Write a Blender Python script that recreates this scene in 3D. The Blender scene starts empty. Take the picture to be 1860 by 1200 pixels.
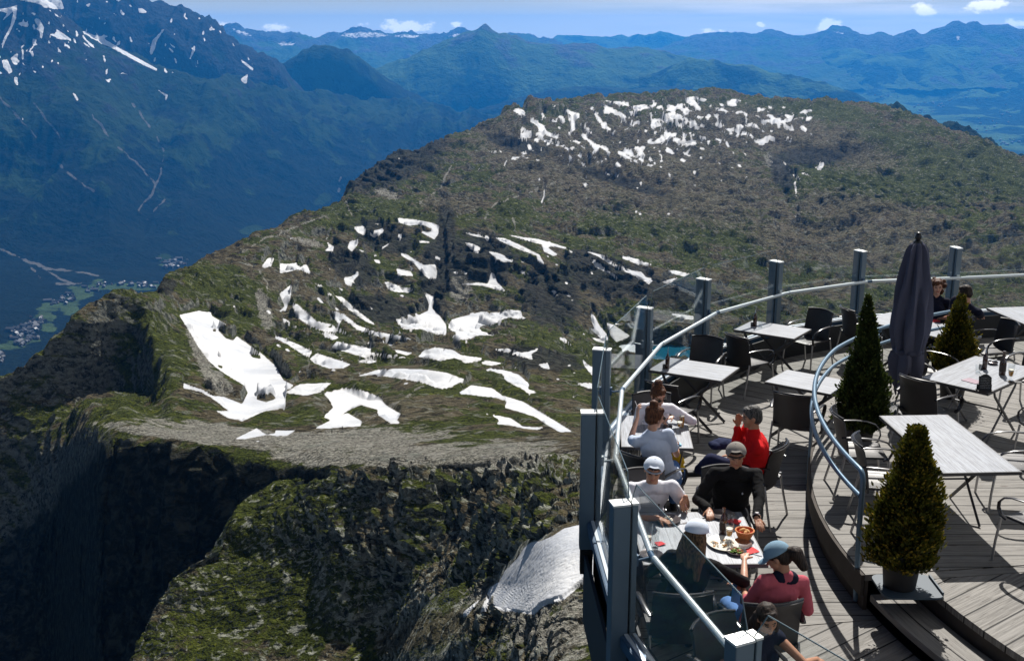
import bpy, bmesh, math, random
import numpy as np
from mathutils import Vector, Matrix, Euler
random.seed(7); rng = np.random.default_rng(7)
S = bpy.context.scene
COL = S.collection
R = math.radians

# ---------------------------------------------------------------- camera
TH = R(14.5); FP = 2100.0; CZ = 5.0
cam_d = bpy.data.cameras.new('camera'); cam = bpy.data.objects.new('camera', cam_d); COL.objects.link(cam)
cam_d.sensor_width = 36.0; cam_d.lens = 36.0*FP/1860.0
cam_d.clip_start = 0.1; cam_d.clip_end = 200000
cam.location = (0, 0, CZ); cam.rotation_euler = (math.pi/2-TH, 0, 0)
S.camera = cam
# ---------------------------------------------------------------- sky, sun, exposure
SUN_EL, SUN_AZ = 47.0, 14.0
w = bpy.data.worlds.new("World"); S.world = w; w.use_nodes = True
nt = w.node_tree; nt.nodes.clear()
wo = nt.nodes.new('ShaderNodeOutputWorld'); bg = nt.nodes.new('ShaderNodeBackground')
sky = nt.nodes.new('ShaderNodeTexSky'); sky.sky_type = 'NISHITA'; sky.sun_disc = False
sky.sun_elevation = R(SUN_EL); sky.sun_rotation = R(SUN_AZ); sky.altitude = 2500
sky.air_density = 1.0; sky.dust_density = 2.2; sky.ozone_density = 1.0
bg.inputs['Strength'].default_value = 0.030
tc = nt.nodes.new('ShaderNodeTexCoord'); sep = nt.nodes.new('ShaderNodeSeparateXYZ')
nt.links.new(tc.outputs['Generated'], sep.inputs[0])
def wmath(op, a, b=None, c=None):
    n = nt.nodes.new('ShaderNodeMath'); n.operation = op
    for i, v in enumerate((a, b, c)):
        if v is None: continue
        if isinstance(v, (int, float)): n.inputs[i].default_value = v
        else: nt.links.new(v, n.inputs[i])
    return n.outputs[0]
# thin streaky high cloud low over the horizon towards the right of the view
mp = nt.nodes.new('ShaderNodeMapping'); mp.inputs['Scale'].default_value = (2.0, 2.0, 34.0)
nt.links.new(tc.outputs['Generated'], mp.inputs[0])
nz = nt.nodes.new('ShaderNodeTexNoise'); nz.inputs['Scale'].default_value = 2.3; nz.inputs['Detail'].default_value = 7; nz.inputs['Roughness'].default_value = .6
nt.links.new(mp.outputs[0], nz.inputs['Vector'])
f1 = wmath('SMOOTHSTEP', nz.outputs['Fac'], 0.40, 0.72) if False else None
mr = nt.nodes.new('ShaderNodeMapRange'); mr.interpolation_type = 'SMOOTHSTEP'
mr.inputs['From Min'].default_value = 0.36; mr.inputs['From Max'].default_value = 0.62
nt.links.new(nz.outputs['Fac'], mr.inputs['Value'])
mx = nt.nodes.new('ShaderNodeMapRange'); mx.interpolation_type = 'SMOOTHSTEP'
mx.inputs['From Min'].default_value = -0.05; mx.inputs['From Max'].default_value = 0.26
nt.links.new(sep.outputs[0], mx.inputs['Value'])
fac = wmath('MULTIPLY', wmath('MULTIPLY', mr.outputs[0], mx.outputs[0]), 0.75)
mixc = nt.nodes.new('ShaderNodeMix'); mixc.data_type = 'RGBA'
veil = nt.nodes.new('ShaderNodeMapRange'); veil.interpolation_type = 'SMOOTHSTEP'; veil.inputs['From Min'].default_value = -.002; veil.inputs['From Max'].default_value = .032; veil.inputs['To Min'].default_value = .88; veil.inputs['To Max'].default_value = .34
nt.links.new(sep.outputs[2], veil.inputs['Value'])
mixv = nt.nodes.new('ShaderNodeMix'); mixv.data_type = 'RGBA'; hi_ = nt.nodes.new('ShaderNodeMapRange'); hi_.inputs['From Min'].default_value = .05; hi_.inputs['From Max'].default_value = .25; hi_.inputs['To Min'].default_value = 1; hi_.inputs['To Max'].default_value = 0; nt.links.new(sep.outputs[2], hi_.inputs['Value'])
nt.links.new(wmath('MULTIPLY', veil.outputs[0], hi_.outputs[0]), mixv.inputs[0]); nt.links.new(sky.outputs[0], mixv.inputs[6]); mixv.inputs[7].default_value = (24, 25, 24, 1)
nt.links.new(fac, mixc.inputs[0]); nt.links.new(mixv.outputs[2], mixc.inputs[6])
mixc.inputs[7].default_value = (28, 27, 25, 1)
# a few small cumulus puffs low over the ranges (directions on the sky, broken up by noise)
cloud_n = nt.nodes.new('ShaderNodeTexNoise'); cloud_n.inputs['Scale'].default_value = 70; cloud_n.inputs['Detail'].default_value = 6; cloud_n.inputs['Roughness'].default_value = .62
mp2 = nt.nodes.new('ShaderNodeMapping'); mp2.inputs['Scale'].default_value = (1, 1, 1.7); nt.links.new(tc.outputs['Generated'], mp2.inputs[0]); nt.links.new(mp2.outputs[0], cloud_n.inputs['Vector'])
tot = None
for (cpx, cpy, rx, ry, am_) in [(735,48,52,13,.9),(500,50,26,10,.75),(415,50,30,9,.7),(830,44,12,6,.8),(1680,18,20,13,1.0),(1792,10,30,10,1.0),(1506,48,22,13,1.1),(1840,42,18,9,.8),(1290,62,40,9,.7),(655,44,20,7,.5),(1382,46,8,5,.7)]:
    a_ = (cpx-930)/2100; b_ = (cpy-600)/2100; v_ = Vector((a_, math.cos(R(14.5))-b_*math.sin(R(14.5)), -math.sin(R(14.5))-b_*math.cos(R(14.5)))).normalized()
    dx = wmath('MULTIPLY', wmath('SUBTRACT', sep.outputs[0], v_.x), 2050/rx); dz_ = wmath('MULTIPLY', wmath('SUBTRACT', sep.outputs[2], v_.z), 2050/ry)
    q_ = wmath('MULTIPLY', wmath('SUBTRACT', 1.25, wmath('SQRT', wmath('ADD', wmath('MULTIPLY', dx, dx), wmath('MULTIPLY', dz_, dz_)))), am_)
    q_ = wmath('MULTIPLY', q_, wmath('GREATER_THAN', sep.outputs[1], 0.0))
    tot = q_ if tot is None else wmath('MAXIMUM', tot, q_)
mr2 = nt.nodes.new('ShaderNodeMapRange'); mr2.interpolation_type = 'SMOOTHSTEP'; mr2.inputs['From Min'].default_value = .22; mr2.inputs['From Max'].default_value = .75
nt.links.new(wmath('ADD', wmath('MAXIMUM', tot, -1.0), wmath('MULTIPLY', wmath('SUBTRACT', cloud_n.outputs['Fac'], .5), 2.6)), mr2.inputs['Value'])
mixd = nt.nodes.new('ShaderNodeMix'); mixd.data_type = 'RGBA'; nt.links.new(wmath('MULTIPLY', mr2.outputs[0], .8), mixd.inputs[0]); nt.links.new(mixc.outputs[2], mixd.inputs[6]); mixd.inputs[7].default_value = (48, 45, 40, 1)
nt.links.new(mixd.outputs[2], bg.inputs['Color']); nt.links.new(bg.outputs[0], wo.inputs[0])

sun_d = bpy.data.lights.new('sun', 'SUN'); sun = bpy.data.objects.new('sun', sun_d); COL.objects.link(sun)
sun_d.energy = 5.0; sun_d.angle = R(0.5); sun_d.color = (1.0, 0.955, 0.89)
sv = Vector((math.sin(R(SUN_AZ))*math.cos(R(SUN_EL)), math.cos(R(SUN_AZ))*math.cos(R(SUN_EL)), math.sin(R(SUN_EL))))
sun.rotation_euler = sv.to_track_quat('Z', 'Y').to_euler()
S.view_settings.view_transform = 'Standard'; S.view_settings.look = 'None'
S.view_settings.exposure = 0.45; S.view_settings.gamma = 1.0; S.view_settings.use_curve_mapping = False

# ---------------------------------------------------------------- helpers
CT, ST = math.cos(TH), math.sin(TH)
def ray(px, py):
    a = (np.asarray(px, float)-930)/FP; b = (np.asarray(py, float)-600)/FP
    return a, CT-b*ST, -ST-b*CT
def at(px, py, z=0.0):
    x, y, dz = ray(px, py); t = (z-CZ)/dz
    return Vector((float(x*t), float(y*t), z))
def at_d(px, py, d):
    x, y, z = ray(px, py); t = d/np.hypot(x, y)
    return x*t, y*t, CZ+z*t
def proj(x, y, z):
    z = z-CZ; fw = np.maximum(y*CT-z*ST, 1e-3); up = y*ST+z*CT
    return 930+FP*x/fw, 600-FP*up/fw
def tag(o, label=None, cat=None, group=None, kind=None):
    if label: o['label'] = label
    if cat: o['category'] = cat
    if group: o['group'] = group
    if kind: o['kind'] = kind
    return o

# ---------------------------------------------------------------- numpy noise
def _h(ix, iy, iz, s):
    n = (ix*374761393 + iy*668265263 + iz*1274126177 + s*362437) & 0xffffffff
    n = ((n ^ (n >> 13))*1274126177) & 0xffffffff
    return ((n ^ (n >> 16)) & 0xffffff)/float(0xffffff)
def vnoise(x, y, z, s=0):
    fx, fy, fz = np.floor(x), np.floor(y), np.floor(z)
    ix, iy, iz = fx.astype(np.int64), fy.astype(np.int64), fz.astype(np.int64)
    u, v, q = x-fx, y-fy, z-fz
    u = u*u*(3-2*u); v = v*v*(3-2*v); q = q*q*(3-2*q)
    r = 0
    for a in (0, 1):
        for b in (0, 1):
            for c in (0, 1):
                r = r+_h(ix+a, iy+b, iz+c, s)*(u if a else 1-u)*(v if b else 1-v)*(q if c else 1-q)
    return r*2-1
def fbm(x, y, z, wl, octv, gain=.5, s=0, ridged=False):
    r = 0; a = 1.0; t = 0
    for o in range(octv):
        k = (2.03**o)/wl
        # rotate each octave a little to hide the lattice
        c, d = math.cos(o*1.1+.4), math.sin(o*1.1+.4)
        n = vnoise((x*c-y*d)*k+o*7.3, (x*d+y*c)*k, z*k*1.01+o*3.1, s+o)
        if ridged: n = 1-2*np.abs(n)
        r = r+a*n; t += a; a *= gain
    return r/t
def worley(x, y, z, wl, s=0):
    x, y, z = x/wl, y/wl, z/wl
    fx, fy, fz = np.floor(x-.5).astype(np.int64), np.floor(y-.5).astype(np.int64), np.floor(z-.5).astype(np.int64)
    f1 = np.full(x.shape, 9.); f2 = f1.copy(); cid = np.zeros(x.shape)
    for a in (0, 1):
        for b in (0, 1):
            for c in (0, 1):
                i, j, k = fx+a, fy+b, fz+c
                px_, py_, pz_ = i+.2+.6*_h(i, j, k, s), j+.2+.6*_h(i, j, k, s+1), k+.2+.6*_h(i, j, k, s+2)
                d = np.sqrt((x-px_)**2+(y-py_)**2+(z-pz_)**2)
                near = d < f1
                f2 = np.where(near, f1, np.minimum(f2, d)); cid = np.where(near, _h(i, j, k, s+3), cid); f1 = np.where(near, d, f1)
    return f1, f2, cid

# ---------------------------------------------------------------- mask rasters (where the snow, turf, scree and painted rock shade lie)
MW, MH = 1860, 1200
def raster(polys, w_=MW, h_=MH):
    m = np.zeros((h_, w_), np.float32)
    for p in polys:
        p = np.array(p, float); x0, y0 = np.maximum(np.floor(p.min(0)).astype(int)-1, 0); x1, y1 = np.ceil(p.max(0)).astype(int)+2
        x1, y1 = min(x1, w_), min(y1, h_)
        if x1 <= x0 or y1 <= y0: continue
        X, Y = np.meshgrid(np.arange(x0, x1)+.5, np.arange(y0, y1)+.5)
        ins = np.zeros(X.shape, bool); n = len(p)
        for i in range(n):
            xa, ya = p[i]; xb, yb = p[(i+1) % n]
            if ya == yb: continue
            ins ^= ((ya > Y) != (yb > Y)) & (X < (xb-xa)*(Y-ya)/(yb-ya)+xa)
        sub = m[y0:y1, x0:x1]; sub[ins] = 1
    return m
def blur(m, r):
    k = np.exp(-.5*(np.arange(-3*r, 3*r+1)/r)**2); k /= k.sum(); n = len(k)//2
    for ax in (0, 1):
        p = np.pad(m, [(n, n) if a == ax else (0, 0) for a in (0, 1)], mode='edge'); o = 0
        for i, kk in enumerate(k):
            o = o+kk*(p[i:i+m.shape[0], :] if ax == 0 else p[:, i:i+m.shape[1]])
        m = o
    return m
def sample(m, px, py):
    s = m.shape[1]/1860.
    x = np.clip(px*s-.5, 0, m.shape[1]-1.001); y = np.clip(py*s-.5, 0, m.shape[0]-1.001)
    i, j = x.astype(int), y.astype(int); u, v = x-i, y-j
    return (m[j, i]*(1-u)+m[j, i+1]*u)*(1-v)+(m[j+1, i]*(1-u)+m[j+1, i+1]*u)*v
def T(ox, oy, s, polys): return [[(ox+a/s, oy+b/s) for a, b in p] for p in polys]
SNOW = T(0,400,3,[
[(975,515),(1085,492),(1150,500),(1155,520),(1240,570),(1200,580),(1190,600),(1230,640),(1270,655),(1290,630),(1420,720),(1500,790),(1545,870),(1605,900),(1560,925),(1555,1030),(1440,1040),(1320,1095),(1240,1075),(1170,1035),(1250,1040),(1150,965),(1080,930),(1000,915),(1000,885),(1100,920),(1160,955),(1220,960),(1320,1000),(1350,940),(1330,900),(1200,820),(1140,770),(1080,690),(1040,620)],
[(1425,250),(1460,205),(1495,205),(1480,250),(1440,262)],[(1262,465),(1280,462),(1298,472),(1280,478)],[(1435,487),(1465,490),(1488,512),(1465,508)],
[(1280,1190),(1400,1130),(1450,1165),(1610,1145),(1550,1175),(1450,1170),(1330,1192)],[(1320,1206),(1490,1196),(1400,1206)]]) + T(500,350,2.666,[
[(20,340),(60,345),(105,338),(110,355),(160,360),(175,395),(110,370),(60,385),(22,390)],[(20,490),(80,440),(75,510),(50,575),(15,575),(45,550)],
[(235,280),(260,265),(248,235),(285,260),(280,285)],[(350,265),(360,235),(405,225),(400,250),(370,288)],[(378,165),(425,160),(440,175),(435,208),(400,195)],
[(452,190),(525,170),(525,190),(490,215),(470,212)],[(470,145),(500,150),(515,160),(490,155)],
[(580,130),(600,122),(680,130),(760,145),(795,160),(790,200),(770,228),(740,210),(690,185),(750,190),(760,175),(720,160),(690,155),(650,160),(600,145)],
[(595,200),(615,200),(612,225),(592,222)],[(697,230),(745,235),(750,245),(700,242)],[(505,270),(550,245),(555,248),(515,275)],
[(605,290),(640,300),(720,350),(775,345),(785,380),(780,415),(740,415),(700,375),(670,340),(610,305)],[(472,322),(505,325),(512,345),(490,340)],
[(585,365),(655,380),(672,405),(620,400),(595,403)],[(330,410),(370,405),(400,375),(405,400),(375,430),(370,455),(340,445)],
[(525,425),(560,435),(600,450),(678,470),(640,485),(580,480),(545,465)],[(590,490),(625,495),(620,508)],[(915,240),(950,245),(995,265),(990,280),(940,268)],
[(1025,280),(1090,295),(1158,325),(1150,335),(1100,335),(1060,310)],[(885,180),(960,200),(1035,210),(1035,222),(950,208)],[(935,185),(1000,192),(995,197)],
[(1060,215),(1110,220),(1180,250),(1280,300),(1310,355),(1270,330),(1265,305),(1180,275),(1090,235)],
[(1115,200),(1200,215),(1280,225),(1330,240),(1430,270),(1430,278),(1350,260),(1320,265),(1370,300),(1350,308),(1300,285),(1290,250),(1240,240),(1150,212)],
[(1180,370),(1215,385),(1250,410),(1190,390)],[(855,380),(900,385),(950,385),(950,395),(870,392)],
[(900,440),(980,435),(1030,440),(1045,385),(1060,390),(1075,430),(1120,480),(1060,465),(1000,450),(900,445)],
[(720,480),(770,505),(760,560),(800,600),(830,640),(830,685),(780,685),(700,660),(620,660),(575,610),(620,610),(680,600),(740,570),(745,540)],
[(835,650),(850,615),(900,600),(1000,575),(1080,580),(1130,565),(1190,570),(1195,595),(1225,615),(1130,605),(1080,620),(1050,640),(980,645),(1000,670),(1080,690),(980,690),(930,715),(850,700),(880,680),(850,665)],
[(285,495),(320,500),(400,570),(495,645),(440,625),(350,560)],[(195,503),(215,508),(240,540),(215,530)],
[(80,535),(110,540),(200,620),(275,640),(240,650),(300,655),(380,690),(320,680),(240,670),(180,655),(100,600)],
[(270,570),(330,585),(400,640),(480,670),(600,690),(675,712),(600,710),(500,695),(400,665),(325,610),(310,640),(280,600)],
[(500,700),(575,735),(560,743)],[(225,675),(270,680),(310,700),(290,712),(240,700)],[(30,600),(115,650),(110,658),(40,620)],
[(0,690),(60,710),(180,765),(165,800),(130,780),(60,735),(0,705)],[(165,805),(200,775),(280,800),(370,830),(330,850),(260,850),(190,825)],
[(270,745),(300,718),(370,735),(465,750),(465,790),(440,800),(370,780),(290,755)],[(390,815),(460,800),(500,815),(460,828)],[(468,775),(560,780),(650,800),(560,800),(470,788)],
[(570,757),(620,765),(665,775),(640,788),(590,775)],[(690,795),(720,760),(780,748),(860,760),(900,785),(1010,800),(990,815),(920,825),(870,800),(800,815),(740,800)],
[(975,825),(1030,812),(1105,825),(1050,838)],[(1040,755),(1130,755),(1190,775),(1250,760),(1275,750),(1270,765),(1240,780),(1250,810),(1200,795),(1120,775)],[(1270,830),(1320,820),(1332,860),(1290,845)],
[(385,890),(500,855),(600,850),(730,855),(830,870),(925,905),(880,925),(830,948),(780,945),(720,920),(600,900),(480,880)],
[(1015,852),(1100,855),(1180,880),(1230,925),(1225,950),(1270,965),(1230,978),(1190,945),(1130,920),(1100,880)],
[(880,972),(950,930),(1050,945),(1100,980),(1200,1010),(1300,1070),(1440,1155),(1380,1160),(1310,1120),(1260,1085),(1180,1060),(1110,1040),(1120,1010),(1080,995),(1000,985)],
[(1040,1072),(1140,1090),(1200,1130),(1310,1135),(1270,1148),(1200,1140),(1130,1125),(1070,1120),(1085,1100)],[(50,965),(120,925),(275,918),(220,965),(150,982),(80,975)],
[(230,970),(330,945),(420,955),(500,985),(540,1030),(610,1070),(590,1100),(610,1115),(560,1118),(490,1070),(500,1050),(420,1030),(380,1040),(310,1080),(350,1065),(420,1105),(415,1130),(330,1135),(270,1140),(190,1140),(270,1100),(230,1085),(280,1040),(260,1000)],
[(0,1150),(100,1150),(60,1175),(0,1178)],[(1450,922),(1540,920),(1545,960),(1500,940)],[(1485,800),(1540,860),(1540,890),(1510,850)],[(1370,700),(1400,700),(1440,740),(1410,735)],
[(295,427),(320,438),(300,436)],[(120,418),(150,422),(140,428)],[(175,432),(232,448),(225,458)],[(300,458),(345,470),(320,474)],[(445,540),(475,562),(468,568)],[(160,460),(200,478),(190,476)],[(140,676),(178,688),(160,688)],[(600,740),(680,745),(640,748)]]) + T(1040,440,3.75,[
[(120,470),(150,500),(180,560),(230,620),(250,670),(200,660),(120,590),(150,590),(130,540)],[(230,545),(280,560),(400,640),(300,680),(260,640)],[(120,642),(220,668),(225,690),(160,672)],
[(60,785),(95,830),(145,850),(145,910),(110,880),(80,840)],[(650,480),(760,492),(825,500),(825,530),(740,520)],[(645,190),(700,190),(810,215),(760,235),(650,205)],
[(30,35),(100,60),(220,90),(280,140),(400,190),(470,200),(500,235),(610,265),(730,235),(650,285),(560,250),(520,290),(470,250),(270,160),(180,100)],
[(120,110),(160,120),(200,165),(300,225),(320,250),(200,190),(155,170)],[(335,90),(420,105),(545,150),(520,165),(440,150),(340,110)],[(60,605),(92,630),(75,632)],[(112,202),(145,205),(135,222)]]) + T(620,0,3,[
[(1020,625),(1055,660),(1100,680),(1120,715),(1185,740),(1180,758),(1120,740),(1075,715),(1070,690),(1040,660)],[(1070,742),(1120,765),(1225,790),(1220,802),(1150,785),(1090,765)],
[(1183,625),(1210,635),(1225,660),(1210,672),(1190,650)],[(1218,585),(1250,605),(1300,620),(1300,640),(1275,655),(1240,620)],[(1250,655),(1280,680),(1275,710),(1230,728),(1250,700)],
[(1300,725),(1335,730),(1345,765),(1370,782),(1320,760)],[(1240,762),(1310,775),(1300,785)],[(1270,783),(1330,802),(1325,810)],[(1370,600),(1410,640),(1440,690),(1425,695),(1385,640)],
[(1405,543),(1480,550),(1565,555),(1570,580),(1500,570)],[(1570,580),(1640,570),(1720,575),(1690,590),(1620,600)],[(1422,570),(1480,590),(1540,620),(1558,645),(1500,630),(1440,600)],
[(1465,712),(1505,740),(1480,738)],[(1010,785),(1030,785),(1040,815),(1065,830),(1020,815)],[(1385,785),(1410,790),(1400,820),(1370,845),(1365,825),(1385,815)],
[(925,855),(980,855),(960,870),(925,870)],[(1000,860),(1028,858),(1010,875)],[(1055,870),(1090,872),(1080,882)],[(880,915),(895,875),(910,866),(890,905)],[(1300,873),(1340,905),(1330,913),(1310,895)],
[(1100,1035),(1112,1035),(1108,1075),(1090,1110),(1085,1105),(1100,1070)],[(1070,990),(1080,965),(1092,968),(1080,985)],[(790,820),(815,822),(880,823),(870,832),(795,828)],[(725,812),(740,812),(735,824)],[(740,918),(760,918),(752,930)],
[(850,738),(865,742),(858,752)],[(1595,797),(1645,810),(1640,820),(1600,812)],[(1605,755),(1640,770),(1615,778)],[(1650,770),(1695,775),(1690,783),(1655,782)],[(1730,775),(1780,778),(1775,786)],[(1790,730),(1830,720),(1825,745),(1800,742)],
[(1720,610),(1790,635),(1800,610),(1760,600),(1830,575),(1860,560),(1860,600),(1820,600),(1825,630),(1860,640),(1860,655),(1780,648)],[(1418,933),(1450,942),(1482,965),(1430,945)],[(1620,910),(1640,912),(1662,930)],[(1535,1055),(1560,1060),(1570,1072)],[(1610,1075),(1668,1095),(1650,1098)],
[(1238,840),(1255,850),(1258,885),(1240,880)],[(1330,855),(1350,862),(1345,870)],[(1430,858),(1455,866),(1440,874)],[(1460,868),(1495,885),(1485,892)],[(1640,730),(1665,735),(1650,740)],[(1690,650),(1712,645),(1722,672),(1700,668)],[(1515,662),(1538,668),(1525,676)],[(1320,598),(1342,600),(1335,618)],[(1690,548),(1715,546),(1700,554)],[(1740,540),(1768,540),(1750,550)],[(1670,692),(1680,690),(1678,718)],[(1590,632),(1635,636),(1620,642)],[(1548,690),(1570,700),(1562,712)],[(1325,685),(1345,700),(1335,712)],[(1110,800),(1130,808),(1120,815)],[(1115,834),(1132,836),(1125,842)],[(1325,930),(1355,950),(1350,957)],[(1740,825),(1790,830),(1770,838)]]) + T(1240,0,3,[
[(10,535),(60,525),(135,540),(130,548),(60,540),(100,590),(105,607),(80,605),(60,580),(20,560)],[(245,575),(265,540),(312,542),(295,560),(260,585)],[(170,585),(215,590),(262,612),(240,612),(180,595)],
[(160,615),(220,640),(215,645),(170,628)],[(420,650),(500,650),(545,680),(470,670),(440,685)],[(520,642),(570,650),(660,637),(600,655),(560,668)],[(330,672),(400,678),(432,700),(390,697),(350,688)],
[(218,695),(260,700),(370,725),(390,750),(340,735),(250,715)],[(165,662),(190,660),(212,685),(180,682)],[(435,738),(490,740),(500,755),(530,760),(470,768)],[(410,755),(440,770),(470,790),(430,775)],
[(320,640),(370,650),(340,660)],[(380,625),(430,628),(400,635)],[(0,725),(30,730),(15,755),(0,760)],[(75,795),(105,795),(130,820),(100,815)],[(0,825),(55,850),(52,858),(0,840)],[(165,865),(210,890),(205,897),(180,880)],
[(230,770),(245,770),(260,810),(245,805)],[(20,680),(70,683),(100,715),(60,695)],[(0,640),(50,650),(30,660),(0,655)],[(275,730),(315,740),(300,748)],
[(710,905),(745,905),(745,885),(775,890),(770,910),(740,930)],[(537,873),(547,876),(598,930),(592,938)],[(600,942),(647,972),(642,980),(600,955)],[(640,936),(690,950),(690,962),(650,948)],[(603,982),(617,985),(624,1055),(614,1050)],
[(600,1165),(652,1193),(644,1200),(605,1175)],[(320,605),(360,622),(350,628)],[(470,870),(500,885),(490,890)],[(570,545),(612,550),(600,556)],[(720,558),(745,560),(735,565)],[(780,762),(802,768),(790,775)],[(552,745),(600,745),(595,752),(560,752)],[(530,618),(570,622),(550,628)],[(585,612),(612,615),(600,624)],[(0,615),(25,622),(10,630)],[(100,728),(115,732),(108,745)],[(150,735),(168,740),(160,765)],[(210,742),(222,745),(216,762)],[(190,785),(215,790),(205,797)],[(135,835),(155,845),(145,855)],[(300,810),(355,845),(345,848)],[(262,818),(285,832),(276,838)],[(0,600),(18,604),(8,612)],[(525,1080),(585,1095),(570,1100)],[(600,1050),(630,1070),(620,1072)],[(540,1045),(575,1060),(560,1064)]]) + T(500,780,2.857,[
[(1585,490),(1500,510),(1440,550),(1380,575),(1330,580),(1290,610),(1260,660),(1190,730),(1160,790),(1130,850),(1130,910),(1170,940),(1250,945),(1340,960),(1400,910),(1500,880),(1560,830),(1610,790),(1700,760),(1700,480)],
[(1155,790),(1110,820),(1085,890),(1055,955),(1100,935),(1120,870),(1160,810)],[(1070,870),(1030,900),(975,945),(975,975),(1000,960),(1060,885)]])
HOLE = T(0,400,3,[[(1400,950),(1480,945),(1505,970),(1450,990),(1400,975)],[(1160,592),(1175,592),(1175,608),(1162,606)],[(1362,728),(1415,735),(1425,755),(1375,745)],[(1185,785),(1215,795),(1210,808),(1190,800)]])
SNOWM = T(0,0,3,[
[(10,330),(40,325),(70,395),(50,400),(20,370)],[(55,320),(95,290),(95,355),(75,350)],[(8,280),(15,220),(55,150),(75,60),(95,30),(85,110),(55,175),(28,225)],[(0,50),(60,40),(95,28),(70,65),(20,110),(10,115),(40,75),(0,62)],
[(95,120),(150,125),(160,150),(110,140)],[(185,100),(215,105),(240,150),(235,180),(195,160),(215,140)],[(265,185),(300,185),(310,160),(390,215),(330,215)],
[(430,165),(480,180),(560,210),(650,262),(770,328),(860,378),(850,386),(780,355),(700,312),(620,268),(540,232)],[(510,195),(560,200),(570,180),(565,215)],[(455,205),(500,240),(525,270),(490,250)],[(530,285),(600,318),(570,308)],
[(100,0),(330,-5),(350,50),(290,50),(200,20)],[(150,290),(180,250),(175,210),(200,215),(190,250),(160,285)],[(78,420),(95,422),(100,470),(80,455)],[(262,215),(278,240),(262,238)],[(392,503),(408,510),(427,540),(422,556)],[(560,423),(605,448),(590,450)],
[(840,478),(915,518),(905,552),(898,548),(902,525)],[(1308,318),(1382,375),(1378,388),(1320,342)],[(1310,433),(1350,403),(1345,458),(1325,452)],[(830,220),(905,148),(855,222),(843,270),(825,302),(816,285)],[(1160,298),(1105,372),(1100,378),(1140,320)],[(1060,240),(1064,270),(1038,326),(1032,322),(1050,270)],[(750,45),(785,50),(805,70),(760,72)],[(1258,223),(1284,255),(1270,252)],[(1200,278),(1245,312),(1230,306)],[(1345,300),(1365,335),(1350,325)],[(1138,160),(1158,143),(1148,172)],[(268,48),(298,75),(270,62)],[(465,30),(495,15),(485,40)],[(572,5),(590,8),(585,20)],[(1085,90),(1095,110),(1080,105)],[(1405,335),(1440,362),(1425,356)],[(930,385),(950,398),(940,402)],[(170,380),(200,390),(195,402)],[(118,632),(130,650),(124,668)],[(0,390),(16,400),(0,406)],[(112,250),(130,290),(128,330),(118,320),(120,290)]])
GULLY = [[(240,187),(280,240),(287,257),(300,277),(293,313),(280,343),(258,375),(250,383),(272,402)],[(213,267),(253,300),(283,337)],[(107,297),(140,327),(170,347)],[(167,207),(200,250)],[(278,385),(300,360)],
[(0,452),(30,465),(62,478),(95,488),(140,493),(190,505)],[(45,470),(75,508)],[(66,478),(110,505),(135,515)],[(100,515),(150,513)],[(60,186),(80,212),(110,250)],[(0,175),(30,210),(68,250)],[(620,320),(613,350)],[(590,60),(560,90),(500,115)]]
def stroke(lines, wd):
    out = []; rs = random.Random(11); L2 = []
    for l in lines:
        q = [l[0]]
        for (a, b), (c, d) in zip(l[:-1], l[1:]):
            m = max(1, int(math.hypot(c-a, d-b)/9))
            for k in range(1, m+1): q.append((a+(c-a)*k/m+rs.uniform(-2.2, 2.2), b+(d-b)*k/m+rs.uniform(-2, 2)))
        L2.append(q)
    lines = L2
    for l in lines:
        for (a, b), (c, d) in zip(l[:-1], l[1:]):
            n = math.hypot(c-a, d-b)+1e-6; wv = wd*rs.uniform(.25, 1.15); nx, ny = -(d-b)/n*wv, (c-a)/n*wv; k = .8
            out.append([(a+nx*k, b+ny*k), (c+nx, d+ny), (c-nx, d-ny), (a-nx*k, b-ny*k)])
    return out
# many small broken remnants over the top of the hump and across the hollow
rs = random.Random(77); SMALL = []
for (x0, x1, y0, y1, n_, ang_, s0, s1) in [(940,1260,190,300,230,30,2,13), (1180,1480,183,262,170,10,2,14), (1060,1360,225,340,90,30,1.4,7), (500,1050,430,700,95,22,2,8), (840,1060,560,760,25,18,2,8), (640,800,230,300,14,20,1.5,5), (880,1010,360,480,16,60,1.5,5), (1150,1350,320,420,14,35,1.5,5)]:
    for _ in range(n_):
        cx_, cy_ = rs.uniform(x0, x1), rs.uniform(y0, y1); a_ = R(ang_+rs.gauss(0, 18)); l_ = s0+(s1-s0)*rs.random()**2.2; w__ = l_*rs.uniform(.16, .40)+.95; q_ = []
        for k in range(9):
            t_ = 2*math.pi*k/9; r_ = rs.uniform(.55, 1.25); u, v = l_*r_*math.cos(t_), w__*r_*math.sin(t_); q_.append((cx_+u*math.cos(a_)-v*math.sin(a_), cy_+(u*math.sin(a_)+v*math.cos(a_))*.8))
        SMALL.append(q_)
m_snow = raster(SNOW+SMALL); m_snow[raster(HOLE) > 0] = 0; m_snow = blur(m_snow, 1)
for (x0, x1, y0, y1, n_, ang_, s0, s1) in [(0,190,12,110,75,75,1.5,9), (0,110,80,150,16,80,1.5,6), (235,500,15,130,60,60,1.2,7), (100,240,0,90,30,50,1.5,8), (130,330,60,150,22,28,1.5,8)]:
    for _ in range(n_):
        cx_, cy_ = rs.uniform(x0, x1), rs.uniform(y0, y1); a_ = R(ang_+rs.gauss(0, 26)); l_ = s0+(s1-s0)*rs.random()**2; w__ = l_*rs.uniform(.12, .3)+.5; q_ = []
        for k in range(8):
            t_ = 2*math.pi*k/8; r_ = rs.uniform(.5, 1.3); u, v = l_*r_*math.cos(t_), w__*r_*math.sin(t_); q_.append((cx_+u*math.cos(a_)-v*math.sin(a_), cy_+(u*math.sin(a_)+v*math.cos(a_))))
        SNOWM.append(q_)
m_snowm = blur(raster(SNOWM), 1)
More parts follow.
